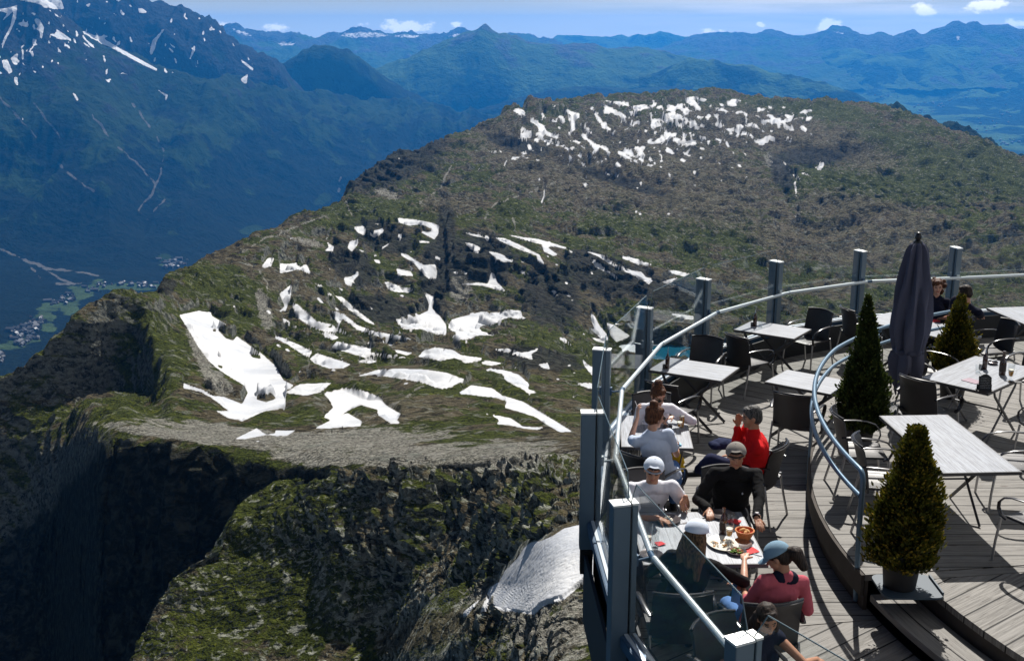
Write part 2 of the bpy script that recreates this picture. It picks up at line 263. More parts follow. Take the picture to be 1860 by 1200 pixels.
m_gully = blur(raster(stroke(GULLY, 2.3)), 1)
def blobs(lst, w_=620, h_=400):
    X, Y = np.meshgrid((np.arange(w_)+.5)*3, (np.arange(h_)+.5)*3); m = np.zeros(X.shape, np.float32)
    for (cx, cy, rx, ry, ang) in lst:
        c, s = math.cos(R(ang)), math.sin(R(ang)); u = ((X-cx)*c+(Y-cy)*s)/rx; v = (-(X-cx)*s+(Y-cy)*c)/ry
        m = np.maximum(m, np.clip(1.5-np.sqrt(u*u+v*v), 0, 1))
    return m.astype(np.float32)
m_green = blobs([(270,660,75,85,65),(380,510,60,35,20),(440,520,45,20,60),(330,770,90,22,15),(230,760,60,14,5),(250,620,60,60,40),(680,375,70,14,3),(930,395,38,26,10),(700,390,200,16,5),(1560,320,120,55,10),(1640,300,160,60,15),(1450,200,150,16,5),(1300,190,90,12,0),(1810,310,90,40,30),(1520,350,110,30,10),(560,900,140,40,15),(500,980,130,130,-30),(420,1090,140,90,-30),(560,1080,120,90,-45),(720,1170,110,50,-20),(640,405,90,10,0),(870,790,120,8,0),(600,600,60,20,30),(560,640,50,15,30),(850,710,90,14,5),(920,690,60,12,20),(1050,440,60,10,20),(1060,650,40,30,40),(1110,600,40,20,40),(1000,620,60,15,20),(1080,1180,60,25,-10),(700,270,80,25,-20),(1150,410,100,20,10),(1300,420,120,25,5)])
m_scree = blobs([(620,800,200,22,-3),(450,790,220,14,8),(730,825,160,24,0),(900,830,120,30,-5),(390,690,40,18,40),(362,640,12,50,-25),(700,350,26,8,20),(600,830,110,18,0),(330,790,160,10,8),(1010,1130,110,70,10),(900,1080,60,30,0),(480,560,12,40,-15),(1410,300,26,14,40),(560,440,30,6,15),(835,520,22,30,0)])
m_brown = blobs([(700,805,90,10,0),(740,740,90,20,10),(600,740,30,15,20),(830,1130,90,25,-10),(820,370,60,20,0),(960,270,120,30,25),(1200,310,230,90,15),(1000,300,150,60,25),(1400,240,200,40,10),(500,510,30,20,40),(1600,400,170,40,15),(1450,250,200,40,15),(690,760,60,12,0),(980,800,90,9,0),(760,1150,90,30,-15),(1500,440,160,40,10)])
m_rockshade = blobs([(810,430,20,60,0),(870,470,70,50,0),(790,500,30,70,0),(1100,500,80,35,10),(1475,284,62,16,0),(1420,310,20,34,-20),(700,430,60,28,20),(1000,540,60,50,40),(980,650,80,20,10),(690,560,60,25,10),(640,480,50,30,40),(720,290,100,40,-25),(1060,470,40,18,0),(1180,520,120,22,10),(940,262,60,12,15),(1130,330,90,9,18),(300,520,20,15,0)])  # dark rock, plus shade of slopes and cliff faces painted into the colour

m_path = blur(raster(stroke([[(592,392),(560,402),(520,420),(485,432),(465,445),(430,462)], [(445,478),(470,490),(485,515),(482,545),(470,555)], [(560,628),(562,650),(558,682)], [(770,700),(700,745),(660,765),(630,790),(560,830)], [(1010,330),(960,350),(900,370),(880,400)], [(930,385),(936,425)], [(620,350),(640,390)], [(820,300),(800,340),(760,370)]], 1.5)), 1)
# ---------------------------------------------------------------- material helpers
class NB:
    def __init__(s, name):
        s.m = bpy.data.materials.new(name); s.m.use_nodes = True; s.t = s.m.node_tree; s.t.nodes.clear()
        s.out = s.t.nodes.new('ShaderNodeOutputMaterial')
    def n(s, typ, ins=None, **kw):
        n = s.t.nodes.new('ShaderNode'+typ)
        for k, v in kw.items(): setattr(n, k, v)
        for k, v in (ins or {}).items():
            if isinstance(v, bpy.types.NodeSocket): s.t.links.new(v, n.inputs[k])
            else: n.inputs[k].default_value = v
        return n
    def math(s, op, a, b=0.0, c=None, clamp=False):
        d = {0: a, 1: b}
        if c is not None: d[2] = c
        return s.n('Math', d, operation=op, use_clamp=clamp).outputs[0]
    def noise(s, vec, scale, detail=4, rough=.55, dist=0.0):
        return s.n('TexNoise', {'Vector': vec, 'Scale': scale, 'Detail': detail, 'Roughness': rough, 'Distortion': dist}).outputs['Fac']
    def ramp(s, v, lo, hi, a=0.0, b=1.0):
        return s.n('MapRange', {'Value': v, 'From Min': lo, 'From Max': hi, 'To Min': a, 'To Max': b}, interpolation_type='SMOOTHSTEP').outputs[0]
    def mix(s, f, a, b, mode='MIX'):
        n = s.t.nodes.new('ShaderNodeMix'); n.data_type = 'RGBA'; n.blend_type = mode
        for i, v in ((0, f), (6, a), (7, b)):
            if isinstance(v, bpy.types.NodeSocket): s.t.links.new(v, n.inputs[i])
            else: n.inputs[i].default_value = v if i == 0 else (tuple(v)+(1,) if len(v) == 3 else v)
        return n.outputs[2]
    def attr(s, name): return s.n('Attribute', attribute_name=name)
    def bsdf(s, **kw):
        b = s.n('BsdfPrincipled', {k.replace('_', ' '): (tuple(v)+(1,) if isinstance(v, (tuple, list)) and len(v) == 3 else v) for k, v in kw.items()})
        s.t.links.new(b.outputs[0], s.out.inputs[0]); return b
    def bump(s, b, h, strength=.3, dist=.1):
        n = s.n('Bump', {'Height': h, 'Strength': strength, 'Distance': dist}); s.t.links.new(n.outputs[0], b.inputs['Normal'])
def vscale(nb, vec, sc):
    return nb.n('Mapping', {'Vector': vec, 'Scale': sc}).outputs[0]

def terrain_material(name, u, crag=False):
    """rock, turf, scree, heath and old snow chosen by attribute masks, slope and noise of several sizes (metres)"""
    b = NB(name); g = b.n('NewGeometry'); P = g.outputs['Position']; nz = b.n('SeparateXYZ', {0: g.outputs['Normal']}).outputs[2]
    cov = b.attr('cov'); cs = b.n('SeparateColor', {0: cov.outputs['Color']})
    dk = b.attr('dk').outputs['Fac']; sn, gr, sc_ = cs.outputs[0], cs.outputs[1], cs.outputs[2]; br = b.attr('brn').outputs['Fac']
    n1 = b.noise(P, .11/u, 6, .62); n2 = b.noise(P, .9/u, 5, .65); n3 = b.noise(P, .024/u, 4, .6); n4 = b.noise(P, 3.2/u, 3, .6); n5 = b.noise(P if crag else b.n('Mapping', {'Vector': P, 'Rotation': (0, 0, R(38)), 'Scale': (.55, 1.5, 1.2)}).outputs[0], .22/u, 6, .66, .5)
    vo = b.n('TexVoronoi', {'Vector': b.n('Mapping', {'Vector': P, 'Scale': (.34/u, .34/u, .6/u)}).outputs[0], 'Scale': 1.0, 'Randomness': 1.0}); vr = b.n('SeparateColor', {0: vo.outputs['Color']}).outputs[0]
    k = 2.3 if crag else 1.5
    rock = b.mix(b.ramp(n5, .36, .64), (.016, .018, .016), tuple(q*k for q in (.12, .125, .105)))
    rock = b.mix(b.math('MULTIPLY', b.ramp(vr, .50, .75), .85 if crag else .5), rock, tuple(q*k for q in (.20, .205, .175)))
    rock = b.mix(b.math('MULTIPLY', b.ramp(n2, .54, .66), .6), rock, tuple(q*k for q in (.23, .235, .20)))
    rock = b.mix(b.math('MULTIPLY', b.ramp(n4, .5, .4), .35), rock, (.012, .012, .011))
    rock = b.mix(b.math('MULTIPLY', dk, .8), rock, b.mix(b.ramp(n5, .4, .7), (.009, .009, .009), (.045, .043, .040)))  # dk carries painted shade as well as dark rock
    turf = b.mix(b.ramp(n2, .34, .66), (.010, .015, .002), (.070, .088, .009)); turf = b.mix(b.ramp(n5, .5, .68), turf, (.125, .140, .018))
    turf = b.mix(b.ramp(n5, .42, .32), turf, (.007, .010, .003))
    heath = b.mix(b.ramp(n5, .36, .62), (.015, .013, .008), (.135, .112, .062)); heath = b.mix(b.math('MULTIPLY', b.ramp(n2, .54, .68), .6), heath, (.24, .215, .155))
    soil = b.mix(b.ramp(n1, .42, .6), (.17, .115, .062), (.25, .21, .155))
    scree = b.mix(b.ramp(n2, .40, .62), (.10, .096, .080), (.37, .355, .305)); scree = b.mix(b.math('MULTIPLY', b.ramp(vr, .75, .95), .6), scree, (.40, .39, .34))
    w = lambda m_, a_, lo, hi: b.ramp(b.math('ADD', m_, b.math('ADD', b.math('MULTIPLY', b.math('SUBTRACT', n1, .5), a_), b.math('MULTIPLY', b.math('SUBTRACT', n5, .5), a_*.55))), lo, hi)
    flat = w(nz, .8, .62, .84)
    base = b.mix(flat, rock, heath)
    tm = b.math('ADD', b.math('MULTIPLY', b.ramp(n3, .40, .60), .75), b.math('MULTIPLY', b.math('SUBTRACT', n1, .5), 1.4))
    base = b.mix(b.math('MULTIPLY', b.ramp(tm, .18, .42), b.ramp(nz, .45, .8)), base, turf)
    base = b.mix(b.math('MULTIPLY', w(gr, 1.7, .42, .66), b.ramp(nz, .30, .6)), base, turf)
    base = b.mix(b.math('MULTIPLY', w(br, 2.0, .42, .70), .8), base, b.mix(b.ramp(n5, .45, .70), heath, b.mix(.45, soil, rock)))
    base = b.mix(b.math('MULTIPLY', w(sc_, 2.1, .44, .66), .92), base, scree)
    crg = b.math('MULTIPLY', b.ramp(b.math('ADD', b.math('MULTIPLY', n1, .6), b.math('MULTIPLY', n5, .5)), .60, .66), .85)
    base = b.mix(crg, base, rock)
    base = b.mix(b.math('MULTIPLY', w(dk, 1.5, .40, .62), .9), base, b.mix(b.ramp(n5, .42, .66), (.010, .011, .008), (.060, .062, .050)))  # shading of the cliff faces painted in as near-black ground colour
    snowc = b.mix(b.ramp(n3, .35, .65), (.43, .45, .485), (.60, .605, .61)); snowc = b.mix(b.math('MULTIPLY', b.ramp(n1, .52, .75), .45), snowc, (.38, .385, .39))
    snowc = b.mix(b.math('MULTIPLY', b.ramp(n2, .52, .72), .3), snowc, (.33, .31, .28))
    sw0 = b.math('ADD', sn, b.math('ADD', b.math('MULTIPLY', b.math('SUBTRACT', n2, .5), .45), b.math('MULTIPLY', b.math('SUBTRACT', n5, .5), .8)))
    sw = b.ramp(sw0, .46, .54); snowc = b.mix(b.ramp(sw0, .95, .5, 0.0, .5), snowc, (.27, .25, .22))
    col = b.mix(sw, base, snowc)
    s = b.bsdf(Base_Color=col, Roughness=b.ramp(sw, 0, 1, .95, .6)); s.inputs['Specular IOR Level'].default_value = .1
    h = b.math('ADD', b.math('MULTIPLY', n5, 2.2), b.math('ADD', b.math('MULTIPLY', n2, .8), b.math('MULTIPLY', vr, .5 if crag else .25)))
    h = b.math('MULTIPLY', h, b.ramp(sw, 0, 1, 1.0, .05)); b.bump(s, h, 1.0, 2.6*u)
    return b.m

def far_material(name, u, forest, meadow, rockc, snowline=True, houses=False):
    b = NB(name); g = b.n('NewGeometry'); P = g.outputs['Position']
    nz = b.n('SeparateXYZ', {0: g.outputs['Normal']}).outputs[2]; pz = b.n('SeparateXYZ', {0: P}).outputs[2]
    cov = b.attr('cov'); cs = b.n('SeparateColor', {0: cov.outputs['Color']}); sn, md, gv = cs.outputs[0], cs.outputs[1], cs.outputs[2]
    alt = b.attr('brn').outputs['Fac']
    n1 = b.noise(P, .0035/u, 6, .6); n2 = b.noise(P, .03/u, 5, .65); n3 = b.noise(P, .0011/u, 4, .55)
    fo = b.mix(b.ramp(n2, .38, .64), forest, tuple(c*3.4 for c in forest))
    me = b.mix(b.ramp(n1, .35, .65), meadow, tuple(c*1.6 for c in meadow))
    ro = b.mix(b.ramp(n2, .35, .65), rockc, tuple(c*2.4 for c in rockc))
    am = b.math('ADD', alt, b.math('MULTIPLY', b.math('SUBTRACT', n1, .5), 1.5))
    base = b.mix(b.ramp(am, .3, .42), fo, me)
    base = b.mix(b.ramp(am, .62, .8), base, ro)
    mm = b.ramp(b.math('ADD', md, b.math('MULTIPLY', b.math('SUBTRACT', n1, .5), 2.6)), .55, .75)
    base = b.mix(mm, base, me)
    gm = b.ramp(b.math('ADD', gv, b.math('MULTIPLY', b.math('SUBTRACT', n2, .5), .9)), .42, .6)
    base = b.mix(gm, base, (.10, .10, .095))
    sw = b.ramp(b.math('ADD', sn, b.math('MULTIPLY', b.math('SUBTRACT', n2, .5), .5)), .45, .55)
    base = b.mix(sw, base, (.78, .79, .80))
    s = b.bsdf(Base_Color=base, Roughness=.95); s.inputs['Specular IOR Level'].default_value = .05
    b.bump(s, b.math('ADD', n2, b.math('MULTIPLY', n1, 3.0)), 1.0, 30*u)
    return b.m

# ---------------------------------------------------------------- terrain sheets
def pchip(A, t):
    """A: (rows, ...), t: fractional row parameter; monotone cubic along axis 0"""
    d = np.diff(A, axis=0); m = np.zeros_like(A)
    a, b_ = d[:-1], d[1:]; same = (a*b_) > 0
    m[1:-1] = np.where(same, 2*a*b_/np.where(same, a+b_, 1), 0); m[0] = d[0]; m[-1] = d[-1]
    i = np.clip(np.floor(t).astype(int), 0, len(A)-2); u = (t-i).reshape((-1,)+(1,)*(A.ndim-1))
    return (2*u**3-3*u**2+1)*A[i]+(u**3-2*u**2+u)*m[i]+(-2*u**3+3*u**2)*A[i+1]+(u**3-u**2)*m[i+1]
def sheet_params(lines, cols, step, hidden=14, soften=False):
    """feature lines -> (px, py, d) grids. every line = [(px, y, dist)...]"""
    Y = np.array([np.interp(cols, [q[0] for q in l], [q[1] for q in l]) for l in lines])
    D = np.array([np.interp(cols, [q[0] for q in l], [math.log(q[2]) for q in l]) for l in lines])
    kk = np.exp(-.5*(np.arange(-12, 13)/4.0)**2); kk /= kk.sum()
    sm = lambda M: np.array([np.convolve(np.pad(r_, 12, mode='edge'), kk, 'valid') for r_ in M])
    if soften: Y, D = sm(Y), sm(D)
    ts = []
    for i in range(len(lines)-1):
        dy = np.max(Y[i]-Y[i+1]); n = max(3, int(min(dy, 400)/step)) if dy > 2 else hidden
        ts += list(i+np.arange(n)/n)
    ts.append(len(lines)-1); ts = np.array(ts)
    return np.broadcast_to(cols, (len(ts), len(cols))), pchip(Y, ts), np.exp(pchip(D, ts))
def grid_mesh(name, X, Y, Z, mat, attrs, smooth=True, kind='structure'):
    nr, nc = X.shape; me = bpy.data.meshes.new(name)
    me.vertices.add(nr*nc); me.vertices.foreach_set('co', np.stack([X, Y, Z], -1).astype(np.float32).ravel())
    i = np.arange(nr*nc).reshape(nr, nc); q = np.stack([i[:-1, :-1], i[:-1, 1:], i[1:, 1:], i[1:, :-1]], -1).reshape(-1, 4)
    me.loops.add(q.size); me.loops.foreach_set('vertex_index', q.ravel().astype(np.int32))
    me.polygons.add(len(q)); me.polygons.foreach_set('loop_start', np.arange(0, q.size, 4, dtype=np.int32))
    me.polygons.foreach_set('loop_total', np.full(len(q), 4, np.int32))
    me.update(calc_edges=True); me.polygons.foreach_set('use_smooth', np.full(len(q), smooth)); me.materials.append(mat)
    for k, v in attrs.items():
        if v.ndim == 3:
            a = me.attributes.new(k, 'FLOAT_COLOR', 'POINT'); v4 = np.concatenate([v, np.ones(v.shape[:2]+(4-v.shape[2],))], -1)
            a.data.foreach_set('color', v4.astype(np.float32).ravel())
        else:
            a = me.attributes.new(k, 'FLOAT', 'POINT'); a.data.foreach_set('value', v.astype(np.float32).ravel())
    o = bpy.data.objects.new(name, me); COL.objects.link(o); tag(o, kind=kind)
    return o
def bumps(px, py, lst):
    r = 0
    for (cx, cy, rx, ry, ang, h) in lst:
        c, s = math.cos(R(ang)), math.sin(R(ang)); u = ((px-cx)*c+(py-cy)*s)/rx; v = (-(px-cx)*s+(py-cy)*c)/ry
        r = r+h*np.exp(-(u*u+v*v))
    return r

near_mat = terrain_material('alpine_ground', 1.0); mid_mat = terrain_material('alpine_upland', 3.2)
LAKE_Z = -300.0
def near_attrs(X, Y, Z, px0, py0):
    px, py = proj(X, Y, Z)
    sn = sample(m_snow, px, py)
    # hidden parts keep the mask of their own base position only where they face the open slope
    return {'cov': np.stack([sn, sample(m_green, px, py), np.maximum(sample(m_scree, px, py), sample(m_path, px, py)*1.5)], -1), 'brn': sample(m_brown, px, py), 'dk': sample(m_rockshade, px, py)}

# ---- the ridge: plateau, snow hollows, lake bowl and the long hump behind
L = lambda *a: list(a)
ridge = [
 L((-150,1420,630),(0,1420,600),(90,1420,560),(170,1420,400),(500,1420,335),(2000,1420,285)),
 L((-150,1230,650),(0,1200,620),(90,1180,600),(170,1150,425),(300,1150,392),(450,1150,372),(600,1100,350),(2000,1000,290)),
 L((-150,1040,672),(0,985,650),(60,935,640),(112,895,600),(150,845,490),(182,797,455),(212,790,440),(300,800,420),(380,812,410),(450,832,400),(520,845,392),(600,850,372),(800,850,345),(1000,840,330),(2000,840,300)),
 L((-150,960,682),(0,860,672),(80,805,668),(132,788,650),(168,768,540),(200,757,503),(230,750,500),(280,768,470),(330,785,455),(450,790,440),(600,788,428),(800,785,415),(1000,785,400),(1200,790,400),(2000,800,400)),
 L((-150,900,690),(0,800,684),(80,740,690),(130,735,695),(200,738,700),(262,742,660),(290,728,580),(312,712,555),(450,735,570),(600,708,590),(800,672,620),(1000,700,600),(1200,745,560),(1500,750,540),(2000,750,540)),
 L((-150,840,696),(0,750,695),(100,672,704),(160,640,706),(205,640,716),(245,640,710),(272,612,690),(320,628,710),(450,660,730),(600,645,780),(800,640,800),(1000,660,830),(1100,680,850),(1200,690,930),(1300,690,930),(1500,690,900),(2000,690,900)),
 L((-150,800,700),(0,716,700),(50,678,705),(90,640,710),(130,592,720),(170,560,730),(210,547,740),(260,552,760),(290,553,800),(320,560,850),(450,572,900),(600,585,960),(700,600,1010),(800,600,1070),(1000,605,1080),(1100,660,1030),(1200,672,1010),(1350,672,1010),(1500,660,1010),(2000,650,1050)),
 L((-150,1000,760),(0,900,760),(130,760,780),(210,680,820),(270,600,860),(300,528,960),(360,505,1010),(450,520,1010),(600,500,1150),(700,560,1130),(800,560,1160),(1000,550,1200),(1120,610,1150),(1200,604,1140),(1350,606,1140),(1500,600,1230),(2000,590,1300)),
 L((-150,1300,900),(0,1200,900),(210,1000,1000),(270,800,1000),(310,640,1080),(345,510,1130),(370,486,1180),(400,470,1220),(440,448,1260),(480,432,1310),(520,428,1360),(600,425,1450),(700,410,1450),(800,405,1400),(900,425,1400),(1000,445,1400),(1100,480,1350),(1200,505,1350),(1500,520,1500),(2000,500,1600)),
 L((-150,1500,1100),(0,1400,1100),(210,1200,1200),(300,900,1250),(345,700,1280),(400,600,1350),(440,520,1400),(480,470,1450),(520,418,1560),(560,405,1620),(590,395,1700),(610,385,1780),(640,380,1800),(700,378,1800),(800,385,1780),(1000,390,1750),(1200,425,1700),(1500,400,1900),(2000,400,1900)),
 L((-150,1600,1300),(0,1500,1300),(210,1300,1400),(400,900,1550),(520,700,1750),(590,500,1900),(620,372,1950),(640,350,2000),(700,345,2050),(800,335,2100),(1000,315,2200),(1200,300,2300),(1500,310,2300),(1900,380,2150),(2000,390,2100)),
 L((-150,1700,1600),(400,1200,1800),(590,800,2100),(625,480,2120),(645,343,2150),(670,328,2180),(700,311,2220),(730,297,2300),(760,283,2380),(800,266,2480),(830,256,2580),(870,243,2680),(900,228,2760),(930,208,2820),(960,195,2880),(990,191,2950),(1040,186,3060),(1080,183,3120),(1170,181,3220),(1220,176,3280),(1250,174,3300),(1340,177,3320),(1420,184,3300),(1500,190,3240),(1560,199,3150),(1600,208,3050),(1650,222,2960),(1700,236,2880),(1760,256,2800),(1800,268,2720),(1830,282,2670),(1870,296,2620),(2000,340,2500)),
 L((-150,1900,2000),(590,1300,2500),(700,800,2600),(830,520,2950),(960,420,3300),(1250,360,3900),(1600,420,3500),(2000,600,2900)),
 L((-150,2100,2400),(700,1100,3000),(960,800,3700),(1250,700,4400),(1600,800,4000),(2000,1000,3300)),
]
cols = np.arange(-60, 1930, 1.9)
px, py, d = sheet_params(ridge, cols, 1.45, soften=True)
X, Y, Z = at_d(px, py, d)
snb = sample(m_snow, px, py); soft = np.clip(1-1.15*snb, 0, 1)
am = np.clip((d-330)/500, .25, 1)*np.where(d > 1500, 1.7, 1)
n = fbm(X, Y, Z, 190, 3, .5, 11)*11*am + fbm(X, Y, Z, 60, 3, .55, 21, True)*6.8*am
# strata ribs running across the hollow give the ribbed, terraced look
rib = fbm(X*.45+Y*.35, Y*1.3-X*.8, Z, 60, 4, .55, 31, True)
n = n+rib*7.5*am*np.clip((d-420)/150, 0, 1)
fine = fbm(X, Y, Z, 16, 4, .6, 41, True)*2.3+fbm(X, Y, Z, 4.5, 2, .6, 45)*.5
fine = fine*np.clip(d/500, .35, 2.2)
dz = n*(.35+.65*soft)+fine*soft
dkm = sample(m_rockshade, px, py); w1, w2, wid = worley(X, Y, Z*1.4, 22, 5)
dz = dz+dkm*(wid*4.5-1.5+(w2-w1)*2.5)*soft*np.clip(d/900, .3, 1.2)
screem = sample(m_scree, px, py); dz = dz*(1-.75*screem*(d < 520))
dz = dz+bumps(px, py, [(1480,290,70,18,0,-38),(1400,255,60,10,10,10),(1560,262,60,8,10,8),(930,400,34,20,0,14),(680,360,60,10,5,10),(1300,285,90,12,12,12),(1150,330,120,12,16,14),(1050,305,120,10,18,12),(1370,330,40,40,60,-12),(1700,300,90,12,18,14),(1600,400,150,14,14,12),
    (1100,480,70,22,12,10),(720,300,60,14,-30,10),(560,430,50,12,-20,8),(1000,255,70,10,20,9),(1250,230,120,8,5,8),(1500,235,100,8,8,7)])
dz = dz+bumps(px, py, [(750,770,120,8,3,1.5),(680,710,90,14,-4,-5),(800,690,100,10,4,4),(560,745,40,12,0,4),(940,710,80,12,20,3),(700,640,90,8,10,4),(850,655,90,8,5,-4),(800,470,14,60,0,-16),(870,490,60,14,5,10),(1010,520,70,30,40,12),(980,655,60,14,12,9),(640,470,60,18,35,8),(560,590,60,14,30,6),(420,590,14,14,0,3)])
q = (Z+dz+.35*X-.2*Y)/11.0+fbm(X, Y, Z*0, 60, 3, .6, 55)*.6; fr = q-np.floor(q); dz = dz+(np.clip((fr-.6)/.3, 0, 1)-fr)*11.0*(.30+.45*dkm)*soft*np.clip((d-430)/200, 0, 1)*np.clip((3000-d)/900, .25, 1)
# lake stays inside its basin: push the ground under and around the water to a gentle shore
lake_w = bumps(px, py, [(1225,636,95,26,0,1.0)]); lk = np.clip(lake_w*2.2, 0, 1)
Z2 = Z+dz; Z2 = np.where(lake_w > .25, Z2*(1-lk)+(LAKE_Z-10*lk)*lk, Z2)
# cliff wall under the plateau: broken vertical pillars
wall = np.clip(1-np.abs((np.arange(len(px))[:, None])-0)/1e9, 0, 1)
tpar = np.interp(np.arange(px.shape[0]), [0, px.shape[0]-1], [0, 1])[:, None]
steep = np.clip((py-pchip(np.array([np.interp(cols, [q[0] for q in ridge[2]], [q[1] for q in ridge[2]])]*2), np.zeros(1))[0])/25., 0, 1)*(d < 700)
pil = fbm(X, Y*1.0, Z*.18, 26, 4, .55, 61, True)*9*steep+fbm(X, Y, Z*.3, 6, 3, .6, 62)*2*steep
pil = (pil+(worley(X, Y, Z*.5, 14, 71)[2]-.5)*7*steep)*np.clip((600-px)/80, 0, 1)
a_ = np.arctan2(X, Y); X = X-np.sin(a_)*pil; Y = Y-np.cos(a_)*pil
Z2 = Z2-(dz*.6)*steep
A = near_attrs(X, Y, Z2, px, py)
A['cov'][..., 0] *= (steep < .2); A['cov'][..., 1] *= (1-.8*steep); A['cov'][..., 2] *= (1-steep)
A['brn'] = A['brn']*(1-steep); A['dk'] = np.maximum(A['dk'], steep*.8)  # shade of the cliff wall put into its colour through dk
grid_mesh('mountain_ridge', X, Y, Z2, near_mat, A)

# ---- the rocky flank and gully slope in front of the plateau
#   rows top to bottom; along each row: hidden left return, silhouette, then towards the right
FR = [ # y : [(px, dist)...]
 (812, [(620,520),(600,450),(700,392),(850,376),(1000,358),(1300,320),(2000,300)]),
 (838, [(600,470),(575,410),(700,362),(850,350),(1000,335),(1300,300),(2000,280)]),
 (852, [(560,450),(535,400),(700,349),(850,338),(1000,300),(1300,270),(2000,250)]),
 (868, [(545,430),(505,388),(700,344),(850,332),(1000,265),(1300,230),(2000,200)]),
 (905, [(510,430),(450,376),(700,336),(850,320),(1000,236),(1300,180),(2000,160)]),
 (950, [(470,420),(398,362),(700,329),(850,308),(1000,200),(1300,160),(2000,140)]),
 (1000,[(420,410),(352,350),(700,322),(850,292),(1000,178),(1300,150),(2000,130)]),
 (1060,[(390,400),(305,338),(700,315),(850,262),(1000,163),(1300,140),(2000,120)]),
 (1120,[(360,390),(275,328),(700,307),(850,225),(1000,149),(1300,130),(2000,110)]),
 (1200,[(330,380),(238,315),(700,290),(850,195),(1000,134),(1300,115),(2000,100)]),
 (1290,[(290,370),(180,300),(700,270),(850,175),(1000,118),(1300,100),(2000,90)]),
]
nu = 860; PX, PY, DD = [], [], []
for (y, row) in FR:
    a = [0, .05]; x0 = row[1][0]
    a += [.05+.95*(q[0]-x0)/(2000-x0) for q in row[2:]]
    s_ = np.concatenate([np.linspace(0, .05, 24), np.linspace(.05, .6, 680), np.linspace(.602, 1, 60)])
    s_ = np.concatenate([np.linspace(0, .05, 24), .05+.95*np.linspace(0, 1, 620)**1.0*.62, np.linspace(.642, 1, 70)])
    pq = [q[0] for q in row]; lq = [math.log(q[1]) for q in row]
    pxr = np.interp(s_, a, pq); dr = np.interp(s_, a, lq)
    # smooth distances a bit
    k = np.ones(41)/41; drs = np.convolve(np.pad(dr, 20, mode='edge'), k, 'valid'); dr = np.where(s_ > .09, drs, dr)
    yy = np.full(s_.shape, float(y))+np.interp(s_, [0, .05], [60, 0])
    PX.append(pxr); PY.append(yy); DD.append(dr)
tt = []
for i in range(len(FR)-1): nn = int((FR[i+1][0]-FR[i][0])/1.25); tt += list(i+np.arange(nn)/nn)
tt = np.array(tt+[len(FR)-1])
px = pchip(np.array(PX), tt); py = pchip(np.array(PY), tt); d = np.exp(pchip(np.array(DD), tt))
X, Y, Z = at_d(px, py, d)
gx = np.stack([np.gradient(X, axis=1), np.gradient(Y, axis=1), np.gradient(Z, axis=1)], -1); gy = np.stack([np.gradient(X, axis=0), np.gradient(Y, axis=0), np.gradient(Z, axis=0)], -1)
N = np.cross(gy, gx); N /= np.linalg.norm(N, axis=-1, keepdims=True)+1e-9
N = np.where(N[..., 2:3] < 0, -N, N)
snb = sample(m_snow, px, py); soft = np.clip(1-1.3*snb, 0, 1)
rk = np.clip(fbm(X, Y, Z, 45, 3, .5, 81)*1.6+.42, 0, 1)            # where crags break through the turf
rk = np.clip(rk+blobs([(900,900,230,90,10),(640,960,160,60,30),(990,880,110,90,0),(450,850,60,30,0),(880,1010,120,80,20)])[np.clip((py/3).astype(int),0,399), np.clip((px/3).astype(int),0,619)]*.55, 0, 1)
rk = rk*np.clip(1-1.0*sample(m_green, px, py)*.6, 0, 1)
big = fbm(X, Y, Z, 70, 3, .5, 82)*7+fbm(X, Y, Z, 30, 3, .55, 83, True)*4
a1, a2, aid = worley(X+Y*.3, Y, Z*1.7-X*.4, 9.5, 85); b1, b2, bid = worley(X, Y-X*.2, Z*1.8, 3.6, 88); c1, c2, cid = worley(X, Y, Z*1.5, 1.7, 91)
rkd = (aid-.35)*5.0+np.clip(a2-a1, 0, .5)*2.5+(bid-.4)*2.6+np.clip(b2-b1, 0, .5)*1.6+(cid-.5)*1.5
edge = np.clip((tt[:, None]-.3)/2.2, 0, 1)
far_s = np.clip((d-90)/200, .22, 1)
disp = (big*.55*(.3+.7*soft)+(rkd*rk+fbm(X, Y, Z, 5, 3, .6, 95)*.55+(cid-.5)*.35*(1-rk))*soft)*edge*far_s
# gullies cut down the flank
gl = np.exp(-((fbm(X*.8, Y*.8, Z*.12, 34, 2, .5, 99))/.16)**2)*5.5*far_s*edge*soft; disp = disp-gl
# sun-cupped surface of the old snow
cup = (np.abs(vnoise(X/.9+Y*.35, Y/1.3, Z*0, 7))+.6*np.abs(vnoise(X/.5, Y/.6, Z*0, 9)))*.09*np.clip(snb*1.5-.3, 0, 1)*(d < 260); disp = disp+cup+np.clip(snb, 0, 1)*.5
X, Y, Z = X+N[..., 0]*disp, Y+N[..., 1]*disp, Z+N[..., 2]*disp+np.interp(tt, [0, .55, 1.2, 3], [-7, -1.5, .9, 0])[:, None]+fbm(X, Y, Z*0, 14, 3, .6, 97)*1.6*(1-edge)
for st_, wt in ((4.6, .8), (1.9, .75)):      # ledges: level treads and steep risers where the rock shows
    q = (Z+.28*X-.15*Y+fbm(X, Y, Z*0, 12, 3, .6, 98)*3)/st_; fr = q-np.floor(q); Z = Z+(np.clip((fr-.62)/.3, 0, 1)-fr)*st_*wt*rk*soft*edge*far_s
A = near_attrs(X, Y, Z, px, py); A['dk'] = A['dk']*0; A['cov'][..., 2] = np.maximum(A['cov'][..., 2]*.9, 0)
flank = grid_mesh('rocky_slope', X[::-1], Y[::-1], Z[::-1], terrain_material('crag_ground', .62, True), {k: v[::-1] for k, v in A.items()}, smooth=False)

